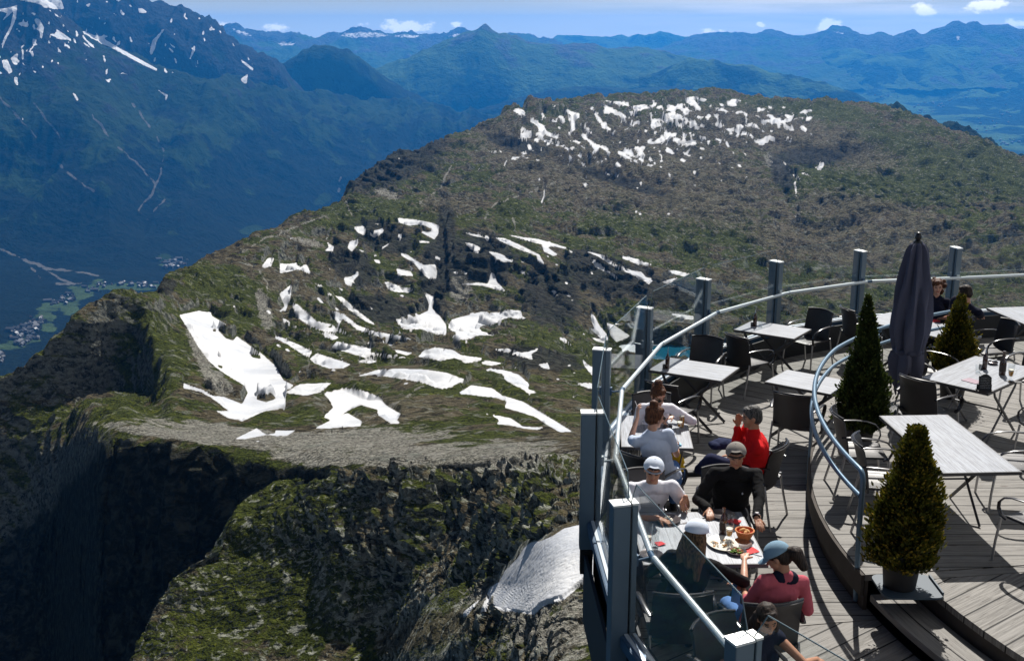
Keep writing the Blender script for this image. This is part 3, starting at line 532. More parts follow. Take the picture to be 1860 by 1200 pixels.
# ---- lake water
b = NB('lake_water_surface'); g = b.n('NewGeometry'); nn = b.noise(g.outputs['Position'], .25, 3)
ice = b.noise(g.outputs['Position'], .09, 5, .6); px_ = b.n('SeparateXYZ', {0: g.outputs['Position']}).outputs[0]
im = b.ramp(b.math('SUBTRACT', ice, b.math('MULTIPLY', b.ramp(px_, 125, 165), .6)), .36, .42)
s = b.bsdf(Base_Color=b.mix(im, (.004, .085, .14), (.5, .55, .58)), Roughness=b.ramp(im, 0, 1, .12, .8)); b.bump(s, nn, .15, .3)
pts = [at_d(x, y, 1) for x, y in [(1090,640),(1110,605),(1150,598),(1200,594),(1260,592),(1320,594),(1380,600),(1420,622),(1420,660),(1350,690),(1250,700),(1150,690),(1105,665)]]
bm = bmesh.new(); vs = []
for (x, y, z) in pts: t = (LAKE_Z-CZ)/(z-CZ); vs.append(bm.verts.new((x*t, y*t, LAKE_Z)))
bm.faces.new(vs); me = bpy.data.meshes.new('lake'); bm.to_mesh(me); bm.free(); me.materials.append(b.m)
o = bpy.data.objects.new('lake', me); COL.objects.link(o); tag(o, kind='structure')

# ---------------------------------------------------------------- far country
VZ = -1500.0; GR = {}
def far_sheet(name, lines, cols, step, mat, amp, wl, alt=(-1300, 100), snow=None, meadow=None, gully=None, hidden=8, seed=0, kind='structure', rough=.5):
    px, py, d = sheet_params(lines, cols, step, hidden); X, Y, Z = at_d(px, py, d)
    flat = np.clip((Z-VZ)/300, 0, 1) if alt else 1
    n = (fbm(X, Y, Z, wl, 6, rough, seed, True)*amp+fbm(X, Y, Z, wl*3, 2, .5, seed+9)*amp*.5)*flat
    if alt: n = n+fbm(X, Y*.22, Z*.15, wl*.36, 4, .55, seed+5, True)*amp*1.0*flat   # spurs and gullies running down the faces
    Z = np.minimum(Z+n, 452+n*.05)
    px2, py2 = proj(X, Y, Z)
    sn = sample(snow, px2, py2)*(1 if snow is m_snowm else .52) if snow is not None else px*0
    md = sample(meadow, px2, py2) if meadow is not None else px*0
    gv = sample(gully, px2, py2) if gully is not None else px*0
    al = np.clip((Z-alt[0])/(alt[1]-alt[0]), 0, 1) if alt else px*0
    GR[name] = (X, Y, Z)
    return grid_mesh(name, X, Y, Z, mat, {'cov': np.stack([sn, md, gv], -1), 'brn': al}, kind=kind)
fd = lambda y: (CZ-VZ)/math.tan(TH+math.atan((y-600)/FP))
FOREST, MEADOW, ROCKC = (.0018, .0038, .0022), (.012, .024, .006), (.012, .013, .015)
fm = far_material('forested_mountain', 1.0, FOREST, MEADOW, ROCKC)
mead = blobs([(350,190,45,14,5),(340,195,30,20,0),(720,200,70,8,3),(700,215,50,14,5),(455,417,22,9,-5),(590,360,20,10,-30),(575,255,18,10,30),(30,625,45,12,-12),(150,530,50,12,-20),(130,545,30,20,-50),(85,580,16,22,-20),(300,470,12,14,40),(240,520,60,8,0),(500,135,30,14,0),(160,300,20,30,20),(1000,180,60,7,-12),(1180,165,70,4,0),(90,560,40,12,-30),(60,345,30,22,20)])
base_cols = np.arange(-80, 1100, 3.0)
far_sheet('valley_floor', [L((-150,1000,fd(1000)),(2000,1000,fd(1000))), L((-150,700,fd(700)),(2000,700,fd(700))), L((-150,560,fd(560)),(2000,560,fd(560))), L((-150,470,fd(470)),(300,478,fd(478)),(450,420,fd(420)),(620,345,fd(345)),(800,300,fd(300)),(2000,300,fd(300)))],
    np.arange(-80, 1300, 3.0), 3.0, far_material('valley_ground', .55, FOREST, (.032, .052, .018), (.022, .036, .012)), 10, 500, alt=None, meadow=mead, gully=m_gully, seed=200)
# massif on the left: forested lower flank, gullies, snowy crest
far_sheet('mountain_flank', [
    L((-150,620,fd(600)),(0,620,fd(600)),(150,600,fd(590)),(300,520,fd(505)),(450,470,fd(460)),(620,400,fd(380)),(900,360,fd(330)),(1100,340,fd(320))),
    L((-150,430,7900),(0,440,8100),(150,492,7500),(230,490,7450),(300,476,7700),(380,448,8200),(450,412,9000),(520,385,9600),(620,335,10400),(900,300,11500),(1100,300,12000)),
    L((-150,330,8700),(0,345,8800),(100,380,8500),(200,400,8300),(262,398,8600),(330,350,9000),(450,330,9900),(620,290,11000),(900,270,12300),(1100,270,12600)),
    L((-150,190,9400),(0,190,9400),(100,225,9300),(200,260,9250),(290,275,9500),(350,240,9800),(450,240,10500),(620,240,11600),(900,235,12700),(1100,240,13000)),
    L((-150,60,10100),(0,100,10000),(60,110,10000),(115,130,10000),(200,165,10000),(280,205,10200),(350,195,10400),(430,165,10800),(520,192,11500),(600,206,12200),(680,214,12600),(780,212,13000),(870,222,13300),(1100,235,13500)),
    L((-150,-20,10700),(-30,0,10600),(0,10,10600),(40,4,10650),(75,8,10650),(115,50,10700),(160,76,10700),(200,98,10750),(240,114,10800),(280,127,10850),(320,144,10900),(350,152,11000),(400,150,11100),(450,150,11200),(490,160,11400),(520,178,11700),(600,192,12400),(680,198,12900),(740,194,13100),(800,197,13300),(870,206,13500),(950,225,13700),(1100,230,13900)),
    L((-150,200,11800),(350,300,12200),(700,330,14200),(1100,350,15000)),
    ], np.arange(-80, 1100, 2.0), 1.8, fm, 105, 800, alt=(-1500, 350), snow=m_snowm, meadow=mead, gully=m_gully, seed=210)
far_sheet('mountain_peak', [
    L((60,260,11200),(650,300,12300)), L((60,60,11900),(200,80,11900),(300,95,12000),(400,130,12100),(505,160,12300),(650,260,12800)),
    L((60,10,12600),(120,-2,12600),(180,-6,12600),(225,-1,12650),(245,5,12650),(262,12,12700),(285,16,12700),(300,18,12700),(315,17,12700),(330,12,12700),(350,20,12750),(370,34,12800),(400,56,12900),(420,78,12950),(440,95,13000),(470,110,13050),(505,127,13100),(560,190,13300),(650,280,13500)),
    L((60,200,14200),(650,500,15000))], np.arange(70, 640, 1.8), 1.6, fm, 100, 700, alt=(-2000, -100), snow=m_snowm, gully=None, seed=220)
far_sheet('green_peak', [
    L((430,300,12600),(900,320,14600)), L((430,200,13300),(520,170,13300),(600,140,13400),(700,185,13500),(800,225,13800),(900,260,14000)),
    L((430,190,13700),(480,142,13700),(510,123,13700),(530,110,13700),(550,100,13750),(575,94,13800),(600,94,13800),(620,98,13800),(640,105,13850),(670,122,13900),(700,145,14000),(740,170,14100),(790,190,14200),(850,240,14300),(900,280,14400)),
    L((430,400,15500),(900,500,16000))], np.arange(440, 890, 2.5), 2.0, fm, 55, 700, alt=(-1300, 900), meadow=blobs([(540,125,60,14,-25),(620,130,50,20,30)]), seed=230)
far_sheet('forest_ridge', [
    L((780,330,13500),(1420,300,14500)), L((780,260,14300),(950,215,14300),(1150,185,14500),(1420,230,15000)),
    L((780,235,14700),(820,216,14700),(870,206,14700),(900,197,14800),(950,181,14900),(1000,169,15000),(1050,158,15100),(1100,163,15200),(1150,168,15300),(1200,160,15300),(1250,156,15400),(1290,156,15400),(1320,166,15500),(1350,185,15600),(1420,230,15700)),
    L((780,400,17500),(1420,400,18000))], np.arange(785, 1415, 2.5), 2.0, fm, 35, 500, alt=(-1800, 1500), meadow=mead, seed=240)
far_sheet('near_forest_ridge', [
    L((1560,420,4300),(1950,500,3900)), L((1560,260,4700),(1660,250,4700),(1760,275,4600),(1850,310,4500),(1950,360,4400)),
    L((1560,235,4900),(1600,206,4900),(1640,211,4900),(1680,219,4900),(1710,229,4850),(1740,243,4850),(1770,254,4800),(1800,267,4800),(1830,283,4750),(1870,310,4700),(1950,350,4650)),
    L((1560,500,5600),(1950,700,5500))], np.arange(1570, 1945, 1.8), 1.6, far_material('near_forest', .35, (.003, .007, .004), (.008, .018, .007), ROCKC), 30, 160, alt=(-2500, 3500), seed=250, rough=.62)
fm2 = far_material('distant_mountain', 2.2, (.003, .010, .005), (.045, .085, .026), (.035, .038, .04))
mead2 = blobs([(1000,140,70,14,5),(980,105,50,8,10),(1120,150,60,16,5),(1060,130,40,6,0),(1170,130,20,20,0),(1370,160,40,10,5),(1420,165,40,8,10),(1310,145,20,6,0),(880,120,40,8,0),(640,110,70,14,0),(1650,115,70,10,10),(1700,125,50,10,10),(1800,150,40,8,0),(1500,160,60,10,10),(1000,165,30,5,-20)])
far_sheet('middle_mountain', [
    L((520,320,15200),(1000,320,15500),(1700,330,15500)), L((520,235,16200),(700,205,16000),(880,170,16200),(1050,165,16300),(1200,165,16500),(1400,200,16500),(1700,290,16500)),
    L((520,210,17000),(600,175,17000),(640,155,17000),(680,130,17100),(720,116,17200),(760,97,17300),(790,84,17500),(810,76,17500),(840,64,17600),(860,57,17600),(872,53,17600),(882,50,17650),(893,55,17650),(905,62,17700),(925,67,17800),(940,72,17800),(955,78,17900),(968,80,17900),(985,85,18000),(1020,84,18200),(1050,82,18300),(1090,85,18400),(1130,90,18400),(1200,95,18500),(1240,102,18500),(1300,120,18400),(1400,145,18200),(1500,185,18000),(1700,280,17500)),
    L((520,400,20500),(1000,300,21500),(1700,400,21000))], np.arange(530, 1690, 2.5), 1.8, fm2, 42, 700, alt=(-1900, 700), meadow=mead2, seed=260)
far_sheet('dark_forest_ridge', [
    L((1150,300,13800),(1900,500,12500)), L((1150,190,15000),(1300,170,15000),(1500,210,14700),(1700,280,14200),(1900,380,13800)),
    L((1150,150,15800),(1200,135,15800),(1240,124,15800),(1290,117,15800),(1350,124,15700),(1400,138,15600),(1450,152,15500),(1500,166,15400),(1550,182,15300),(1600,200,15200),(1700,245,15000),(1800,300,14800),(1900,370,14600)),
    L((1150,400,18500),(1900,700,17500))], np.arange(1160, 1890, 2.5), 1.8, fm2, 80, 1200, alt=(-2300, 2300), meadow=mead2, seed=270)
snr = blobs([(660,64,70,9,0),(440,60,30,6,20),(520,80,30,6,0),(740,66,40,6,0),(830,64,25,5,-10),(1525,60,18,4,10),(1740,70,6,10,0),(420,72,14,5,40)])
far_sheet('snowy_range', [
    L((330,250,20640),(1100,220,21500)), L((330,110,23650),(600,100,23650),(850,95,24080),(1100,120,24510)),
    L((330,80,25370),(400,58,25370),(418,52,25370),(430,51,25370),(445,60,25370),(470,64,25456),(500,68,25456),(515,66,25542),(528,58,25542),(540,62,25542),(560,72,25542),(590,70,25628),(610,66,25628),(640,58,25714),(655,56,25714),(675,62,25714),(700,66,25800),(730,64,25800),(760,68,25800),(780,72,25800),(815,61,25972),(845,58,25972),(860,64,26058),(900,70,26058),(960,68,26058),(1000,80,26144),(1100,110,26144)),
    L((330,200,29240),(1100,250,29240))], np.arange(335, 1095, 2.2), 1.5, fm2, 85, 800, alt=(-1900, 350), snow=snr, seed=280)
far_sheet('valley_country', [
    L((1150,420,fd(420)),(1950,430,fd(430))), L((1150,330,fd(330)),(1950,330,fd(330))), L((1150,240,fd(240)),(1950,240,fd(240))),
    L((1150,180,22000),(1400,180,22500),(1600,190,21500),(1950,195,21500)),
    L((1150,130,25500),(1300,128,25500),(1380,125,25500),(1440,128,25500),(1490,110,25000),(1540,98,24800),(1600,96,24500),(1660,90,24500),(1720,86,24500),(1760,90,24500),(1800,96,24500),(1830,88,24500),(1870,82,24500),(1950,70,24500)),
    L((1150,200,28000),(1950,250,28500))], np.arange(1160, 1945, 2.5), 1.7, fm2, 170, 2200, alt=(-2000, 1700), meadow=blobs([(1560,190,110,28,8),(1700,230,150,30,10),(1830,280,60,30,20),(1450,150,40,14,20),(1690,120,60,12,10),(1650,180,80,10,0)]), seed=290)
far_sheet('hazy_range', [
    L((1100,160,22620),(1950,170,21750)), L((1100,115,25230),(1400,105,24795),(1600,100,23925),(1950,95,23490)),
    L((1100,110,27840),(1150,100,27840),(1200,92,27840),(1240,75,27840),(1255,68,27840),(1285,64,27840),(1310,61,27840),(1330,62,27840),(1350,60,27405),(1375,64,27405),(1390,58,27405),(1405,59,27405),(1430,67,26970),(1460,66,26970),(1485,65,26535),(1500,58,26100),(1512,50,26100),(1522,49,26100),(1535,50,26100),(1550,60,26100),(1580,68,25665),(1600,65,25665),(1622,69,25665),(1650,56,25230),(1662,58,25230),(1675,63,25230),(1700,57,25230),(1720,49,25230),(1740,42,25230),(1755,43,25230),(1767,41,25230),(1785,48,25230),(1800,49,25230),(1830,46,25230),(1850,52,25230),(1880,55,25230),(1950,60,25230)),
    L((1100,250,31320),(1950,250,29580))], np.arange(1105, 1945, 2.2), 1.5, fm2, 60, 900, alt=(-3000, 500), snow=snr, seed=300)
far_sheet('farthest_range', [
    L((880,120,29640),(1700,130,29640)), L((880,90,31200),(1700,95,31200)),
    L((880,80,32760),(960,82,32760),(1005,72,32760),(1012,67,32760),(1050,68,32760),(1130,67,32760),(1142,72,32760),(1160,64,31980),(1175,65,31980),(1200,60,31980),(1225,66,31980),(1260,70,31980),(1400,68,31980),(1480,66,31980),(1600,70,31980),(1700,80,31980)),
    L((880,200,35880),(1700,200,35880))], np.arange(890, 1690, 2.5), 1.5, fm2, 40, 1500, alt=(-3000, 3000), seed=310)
# open ground sheet that closes every gap down to the horizon
bm = bmesh.new()
ring0 = [bm.verts.new((math.cos(a)*400, math.sin(a)*400, -2300)) for a in np.linspace(0, 2*math.pi, 48, endpoint=False)]
ring1 = [bm.verts.new((math.cos(a)*35500, math.sin(a)*35500, -2300)) for a in np.linspace(0, 2*math.pi, 48, endpoint=False)]
bm.faces.new(ring0)
for i in range(48): bm.faces.new((ring0[i], ring1[i], ring1[(i+1) % 48], ring0[(i+1) % 48]))
me = bpy.data.meshes.new('lowland_ground'); bm.to_mesh(me); bm.free(); me.materials.append(fm2); o = bpy.data.objects.new('lowland_ground', me); COL.objects.link(o); tag(o, kind='structure')

# ---------------------------------------------------------------- air
def haze_box():
    x0, x1, y0, y1, z0, z1 = -37000., 37000., -36000., 37500., -2302., 475.
    bm = bmesh.new(); bmesh.ops.create_cube(bm, size=1)
    for v in bm.verts: v.co = Vector((x0 if v.co.x < 0 else x1, y0 if v.co.y < 0 else y1, z0 if v.co.z < 0 else z1))
    me = bpy.data.meshes.new('haze'); bm.to_mesh(me); bm.free()
    m = bpy.data.materials.new('air'); m.use_nodes = True; t = m.node_tree; t.nodes.clear()
    out = t.nodes.new('ShaderNodeOutputMaterial'); v = t.nodes.new('ShaderNodeVolumePrincipled')
    v.inputs['Color'].default_value = HAZE_COL; v.inputs['Density'].default_value = HAZE_DEN; v.inputs['Anisotropy'].default_value = .45
    t.links.new(v.outputs[0], out.inputs['Volume'])
    try: m.cycles.homogeneous_volume = True
    except Exception: pass
    me.materials.append(m); o = bpy.data.objects.new('haze', me); COL.objects.link(o); tag(o, kind='stuff'); return o
HAZE_COL = (.03, .34, 1.0, 1); HAZE_DEN = 3.0e-5
haze_box()
# ================================================================ TERRACE
CX, CY = 9.77, 10.24
def pol(r, a, z=0.0): return Vector((CX+r*math.cos(R(a)), CY+r*math.sin(R(a)), z))
class MB:
    def __init__(s): s.v = []; s.f = []; s.uv = None
    def add(s, vs, fs):
        n = len(s.v); s.v += [tuple(v) for v in vs]; s.f += [tuple(i+n for i in f) for f in fs]; return s
    def box(s, c, size, M=None, rz=0.0):
        x, y, z = [q/2 for q in size]; M = M or Matrix.Rotation(rz, 4, 'Z')
        vs = [Vector(c)+(M @ Vector((a*x, b_*y, c_*z))) for a in (-1, 1) for b_ in (-1, 1) for c_ in (-1, 1)]
        return s.add(vs, [(0, 1, 3, 2), (4, 6, 7, 5), (0, 4, 5, 1), (2, 3, 7, 6), (0, 2, 6, 4), (1, 5, 7, 3)])
    def prism(s, poly, z0, z1):
        n = len(poly); vs = [(p[0], p[1], z0) for p in poly]+[(p[0], p[1], z1) for p in poly]
        return s.add(vs, [tuple(range(n))[::-1], tuple(range(n, 2*n))]+[(i, (i+1) % n, n+(i+1) % n, n+i) for i in range(n)])
    def extrude(s, poly, off):
        n = len(poly); off = Vector(off); vs = [Vector(p) for p in poly]+[Vector(p)+off for p in poly]
        return s.add(vs, [tuple(range(n))[::-1], tuple(range(n, 2*n))]+[(i, (i+1) % n, n+(i+1) % n, n+i) for i in range(n)])
    def tube(s, pts, r, seg=8, flat=None):
        """round (or flattened: flat=(w,h)) bar along a polyline"""
        pts = [Vector(p) for p in pts]; n = len(pts); base = len(s.v); prev = None
        for i, p in enumerate(pts):
            t = (pts[min(i+1, n-1)]-pts[max(i-1, 0)]).normalized()
            if prev is None:
                up = Vector((0, 0, 1)) if abs(t.z) < .95 else Vector((0, 1, 0)); a = t.cross(up).normalized()
            else:
                a = (prev-t*prev.dot(t)); a = a.normalized() if a.length > 1e-5 else t.orthogonal().normalized()
            b_ = a.cross(t).normalized(); prev = a
            rr = r[i] if isinstance(r, (list, tuple)) else r
            for k in range(seg):
                g = 2*math.pi*k/seg
                if flat: q = a*math.cos(g)*flat[0]+b_*math.sin(g)*flat[1]
                else: q = (a*math.cos(g)+b_*math.sin(g))*rr
                s.v.append(tuple(p+q))
        for i in range(n-1):
            for k in range(seg):
                k2 = (k+1) % seg; s.f.append((base+i*seg+k, base+i*seg+k2, base+(i+1)*seg+k2, base+(i+1)*seg+k))
        s.f.append(tuple(base+k for k in range(seg))[::-1]); s.f.append(tuple(base+(n-1)*seg+k for k in range(seg)))
        return s
    def lathe(s, prof, seg=20, c=(0, 0, 0), pleat=None):
        base = len(s.v); c = Vector(c)
        for i, (r, z) in enumerate(prof):
            for k in range(seg):
                g = 2*math.pi*k/seg; rr = r*(pleat(g, i/(len(prof)-1), z) if pleat else 1)
                s.v.append(tuple(c+Vector((rr*math.cos(g), rr*math.sin(g), z))))
        for i in range(len(prof)-1):
            for k in range(seg):
                k2 = (k+1) % seg; s.f.append((base+i*seg+k, base+i*seg+k2, base+(i+1)*seg+k2, base+(i+1)*seg+k))
        if prof[0][0] > 1e-4: s.f.append(tuple(base+k for k in range(seg))[::-1])
        if prof[-1][0] > 1e-4: s.f.append(tuple(base+(len(prof)-1)*seg+k for k in range(seg)))
        return s
    def surf(s, grid, thick):
        """curved panel from a grid of points with thickness"""
        nr, nc = len(grid), len(grid[0]); G = [[Vector(p) for p in r] for r in grid]
        base = len(s.v); N = []
        for i in range(nr):
            for j in range(nc):
                a = G[min(i+1, nr-1)][j]-G[max(i-1, 0)][j]; b_ = G[i][min(j+1, nc-1)]-G[i][max(j-1, 0)]
                N.append(a.cross(b_).normalized())
        for sg in (.5, -.5):
            for i in range(nr):
                for j in range(nc): s.v.append(tuple(G[i][j]+N[i*nc+j]*thick*sg))
        m = nr*nc; q = lambda o, i, j: base+o*m+i*nc+j
        for i in range(nr-1):
            for j in range(nc-1):
                s.f.append((q(0, i, j), q(0, i+1, j), q(0, i+1, j+1), q(0, i, j+1))); s.f.append((q(1, i, j), q(1, i, j+1), q(1, i+1, j+1), q(1, i+1, j)))
        for j in range(nc-1):
            s.f.append((q(0, 0, j), q(0, 0, j+1), q(1, 0, j+1), q(1, 0, j))); s.f.append((q(0, nr-1, j), q(1, nr-1, j), q(1, nr-1, j+1), q(0, nr-1, j+1)))
        for i in range(nr-1):
            s.f.append((q(0, i, 0), q(1, i, 0), q(1, i+1, 0), q(0, i+1, 0))); s.f.append((q(0, i, nc-1), q(0, i+1, nc-1), q(1, i+1, nc-1), q(1, i, nc-1)))
        return s
    def build(s, name, mat, parent=None, smooth=False, bevel=0.0, loc=None, rz=None):
        me = bpy.data.meshes.new(name); me.from_pydata(s.v, [], s.f); me.validate()
        for m in (mat if isinstance(mat, list) else [mat]): me.materials.append(m)
        if s.uv:
            l = me.uv_layers.new(name='UVMap')
            for p in me.polygons:
                for li in p.loop_indices: l.data[li].uv = s.uv(me.vertices[me.loops[li].vertex_index].co)
        bm = bmesh.new(); bm.from_mesh(me)
        if bevel: bmesh.ops.bevel(bm, geom=[e for e in bm.edges if len(e.link_faces) == 2 and e.calc_face_angle(0) > .6], offset=bevel, segments=2, affect='EDGES', clamp_overlap=True)
        bmesh.ops.recalc_face_normals(bm, faces=bm.faces[:]); bm.to_mesh(me); bm.free()
        if smooth:
            me.polygons.foreach_set('use_smooth', [True]*len(me.polygons))
            try: me.set_sharp_from_angle(angle=R(40))
            except Exception: pass
        o = bpy.data.objects.new(name, me); COL.objects.link(o)
        if parent is not None: o.parent = parent
        if loc is not None: o.location = loc
        if rz is not None: o.rotation_euler = (0, 0, rz)
        return o
def empty(name, loc=(0, 0, 0), rz=0.0, label=None, cat=None, group=None):
    o = bpy.data.objects.new(name, None); COL.objects.link(o); o.location = loc; o.rotation_euler = (0, 0, rz); o.empty_display_size = .1
    return tag(o, label, cat, group)
def children(o): return [c for c in bpy.data.objects if c.parent == o]
def copy_tree(o, kids=None, parent=None):
    c = o.copy(); COL.objects.link(c)
    if parent is not None: c.parent = parent
    for ch in KIDS.get(o.name, []): copy_tree(ch, parent=c)
    return c
KIDS = {}
def remember(root):
    for o in bpy.data.objects:
        if o.parent is not None: KIDS.setdefault(o.parent.name, [])
    for k in list(KIDS): KIDS[k] = [o for o in bpy.data.objects if o.parent is not None and o.parent.name == k]

# ---- materials
def simple(name, col, rough=.5, metal=0.0, spec=.5, var=0.0, sc=8, bump=0.0, **kw):
    b = NB(name); oc = b.n('TexCoord').outputs['Object']
    c = tuple(col)+(1,)
    if var:
        n = b.noise(oc, sc, 5, .6); c = b.mix(n, tuple(q*(1-var) for q in col), tuple(min(1, q*(1+var)) for q in col))
    s = b.bsdf(Base_Color=c, Roughness=rough, Metallic=metal); s.inputs['Specular IOR Level'].default_value = spec
    if bump: b.bump(s, b.noise(oc, sc*4, 3), bump, .004)
    for k, v in kw.items(): s.inputs[k.replace('_', ' ')].default_value = v
    return b.m
def deck_mat(name):
    b = NB(name); uv = b.n('UVMap', uv_map='UVMap').outputs[0]; sx = b.n('SeparateXYZ', {0: uv}); u, v = sx.outputs[0], sx.outputs[1]
    W = .232; q = b.math('DIVIDE', v, W); idx = b.math('FLOOR', q); fr = b.math('SUBTRACT', q, idx)
    rnd = b.n('TexWhiteNoise', {'W': idx}, noise_dimensions='1D').outputs['Value']
    rnd2 = b.n('TexWhiteNoise', {'W': b.math('ADD', idx, 31.7)}, noise_dimensions='1D').outputs['Value']
    uo = b.math('ADD', u, b.math('MULTIPLY', rnd, 37.0))
    vec = b.n('CombineXYZ', {0: b.math('MULTIPLY', uo, 1.2), 1: b.math('MULTIPLY', v, 26.0), 2: rnd}).outputs[0]
    grain = b.n('TexNoise', {'Vector': vec, 'Scale': 1.6, 'Detail': 6, 'Roughness': .65, 'Distortion': .6}).outputs['Fac']
    vec2 = b.n('CombineXYZ', {0: b.math('MULTIPLY', uo, 2.2), 1: b.math('MULTIPLY', v, 75.0), 2: rnd}).outputs[0]
    crack = b.n('TexNoise', {'Vector': vec2, 'Scale': 1.3, 'Detail': 3, 'Roughness': .6}).outputs['Fac']
    blot = b.noise(b.n('CombineXYZ', {0: uo, 1: v, 2: rnd}).outputs[0], 2.6, 5, .6)
    col = b.mix(b.ramp(grain, .3, .7), (.105, .098, .088), (.275, .262, .242))
    col = b.mix(b.math('MULTIPLY', b.ramp(rnd2, 0, 1), .55), col, (.21, .20, .185), 'MIX')
    col = b.mix(b.math('MULTIPLY', b.ramp(blot, .55, .75), .6), col, (.095, .088, .08))
    col = b.mix(b.math('MULTIPLY', b.ramp(crack, .63, .70), .75), col, (.05, .045, .04))
    # dark knots
    kn = b.n('TexVoronoi', {'Vector': b.n('CombineXYZ', {0: b.math('MULTIPLY', uo, 1.4), 1: b.math('MULTIPLY', v, 4.4), 2: rnd}).outputs[0], 'Scale': 1.6}).outputs['Distance']
    col = b.mix(b.math('MULTIPLY', b.ramp(kn, .06, .13, 1, 0), .8), col, (.07, .05, .04))
    # screws in two rows, every 0.6 m
    gap = b.math('MINIMUM', fr, b.math('SUBTRACT', 1.0, fr)); gp = b.ramp(gap, .018, .04)
    col = b.mix(gp, (.008, .008, .008), col)
    s = b.bsdf(Base_Color=col, Roughness=.72); s.inputs['Specular IOR Level'].default_value = .35
    h = b.math('ADD', b.math('MULTIPLY', gp, 2.0), b.math('ADD', b.math('MULTIPLY', grain, .5), b.math('MULTIPLY', b.ramp(crack, .6, .7), -.5)))
    b.bump(s, h, .8, .006); return b.m
M_DECK = deck_mat('weathered_deck_boards')
M_TIMBER = deck_mat('weathered_timber')
M_POST = simple('grey_blue_powder_coat', (.135, .185, .228), .42, .15, .5, .06, 3)
M_CAP = simple('bright_aluminium_cap', (.78, .79, .78), .35, .3)
M_RAIL = simple('silver_tube', (.62, .68, .70), .32, .55, .5, .04)
M_BLUE = simple('blue_painted_steel', (.045, .10, .18), .38, .2, .5, .1, 4)
M_LEDGE = simple('white_ledge_profile', (.62, .66, .70), .35, .3)
M_DARK = simple('dark_kick_panel', (.02, .022, .026), .55, 0, .3, .15, 3)
M_GASKET = simple('black_rubber_gasket', (.006, .006, .007), .6)
M_FASC = simple('dark_fascia_board', (.07, .06, .052), .8, 0, .2, .35, 5, .4)
M_GALV = simple('galvanised_steel_rail', (.11, .18, .25), .40, .45, .5, .12, 14)
M_ALU = simple('brushed_aluminium_leg', (.42, .42, .43), .32, .85)
M_WICK = None
b = NB('black_woven_resin'); oc = b.n('TexCoord').outputs['Object']
w1_ = b.n('TexWave', {'Vector': oc, 'Scale': 34.0, 'Distortion': .2}, bands_direction='X').outputs['Fac']; w2_ = b.n('TexWave', {'Vector': oc, 'Scale': 34.0, 'Distortion': .2}, bands_direction='Z').outputs['Fac']
s = b.bsdf(Base_Color=b.mix(w1_, (.007, .0065, .008), (.030, .027, .031)), Roughness=.42); s.inputs['Specular IOR Level'].default_value = .6
b.bump(s, b.math('MULTIPLY', w1_, w2_), .5, .003); M_WICK = b.m
M_WICKL = simple('black_resin_arm', (.018, .017, .02), .26, 0, .7)
def tabletop_mat():
    b = NB('whitewashed_plank_tabletop'); oc = b.n('TexCoord').outputs['Object']; sx = b.n('SeparateXYZ', {0: oc}); u, v = sx.outputs[0], sx.outputs[1]
    q = b.math('DIVIDE', u, .115); idx = b.math('FLOOR', q); fr = b.math('SUBTRACT', q, idx); rnd = b.n('TexWhiteNoise', {'W': idx}, noise_dimensions='1D').outputs['Value']
    vec = b.n('CombineXYZ', {0: b.math('MULTIPLY', u, 40), 1: b.math('MULTIPLY', b.math('ADD', v, b.math('MULTIPLY', rnd, 9)), 2.5), 2: rnd}).outputs[0]
    gr = b.n('TexNoise', {'Vector': vec, 'Scale': 1.5, 'Detail': 6, 'Roughness': .7}).outputs['Fac']
    col = b.mix(b.ramp(gr, .3, .65), (.15, .16, .185), (.33, .355, .40)); col = b.mix(b.math('MULTIPLY', rnd, .3), col, (.28, .29, .31))
    blot = b.noise(oc, 3.0, 5, .6); col = b.mix(b.math('MULTIPLY', b.ramp(blot, .5, .75), .35), col, (.22, .22, .235))
    gp = b.ramp(b.math('MINIMUM', fr, b.math('SUBTRACT', 1.0, fr)), .01, .03); col = b.mix(gp, (.10, .10, .11), col)
    s = b.bsdf(Base_Color=col, Roughness=.38); s.inputs['Specular IOR Level'].default_value = .45; b.bump(s, gr, .12, .002); return b.m
M_TOP = tabletop_mat()
M_EDGE = simple('dark_table_edge', (.07, .065, .065), .5)
M_LEG = simple('charcoal_steel_leg', (.06, .06, .065), .4, .3)
def glass_mat(name, tint=(.80, .90, .90), refl=1.0):
    b = NB(name); tr = b.n("BsdfTransparent", {"Color": tint+(1,)}); gl = b.n("BsdfGlossy", {"Roughness": .015, "Color": (1, 1, 1, 1)})
    lw = b.n("LayerWeight", {"Blend": .5}).outputs["Facing"]; f = b.math("MULTIPLY", b.math("ADD", b.math("MULTIPLY", b.math("POWER", lw, 4.4), .65), .03), refl, clamp=True)
    mx = b.n("MixShader", {0: f, 1: tr.outputs[0], 2: gl.outputs[0]}); b.t.links.new(mx.outputs[0], b.out.inputs[0]); return b.m
def _old_glass(name, tint, refl):
    b = NB(name); tr = b.n('BsdfTransparent', {'Color': tint+(1,)}); gl = b.n('BsdfGlossy', {'Roughness': .015, 'Color': (1, 1, 1, 1)})
    fr = b.n('Fresnel', {'IOR': 1.5}).outputs[0]; f = b.math('MULTIPLY', fr, refl, clamp=True)
    mx = b.n('MixShader', {0: f, 1: tr.outputs[0], 2: gl.outputs[0]}); b.t.links.new(mx.outputs[0], b.out.inputs[0]); return b.m
M_GLASS = glass_mat('clear_balustrade_glass', (.955, .972, .972), .9)
M_GLASSE = simple('green_glass_edge', (.11, .16, .18), .15, 0, .6)
M_TUMBLER = glass_mat('thin_drinking_glass', (.95, .96, .96), 1.4)

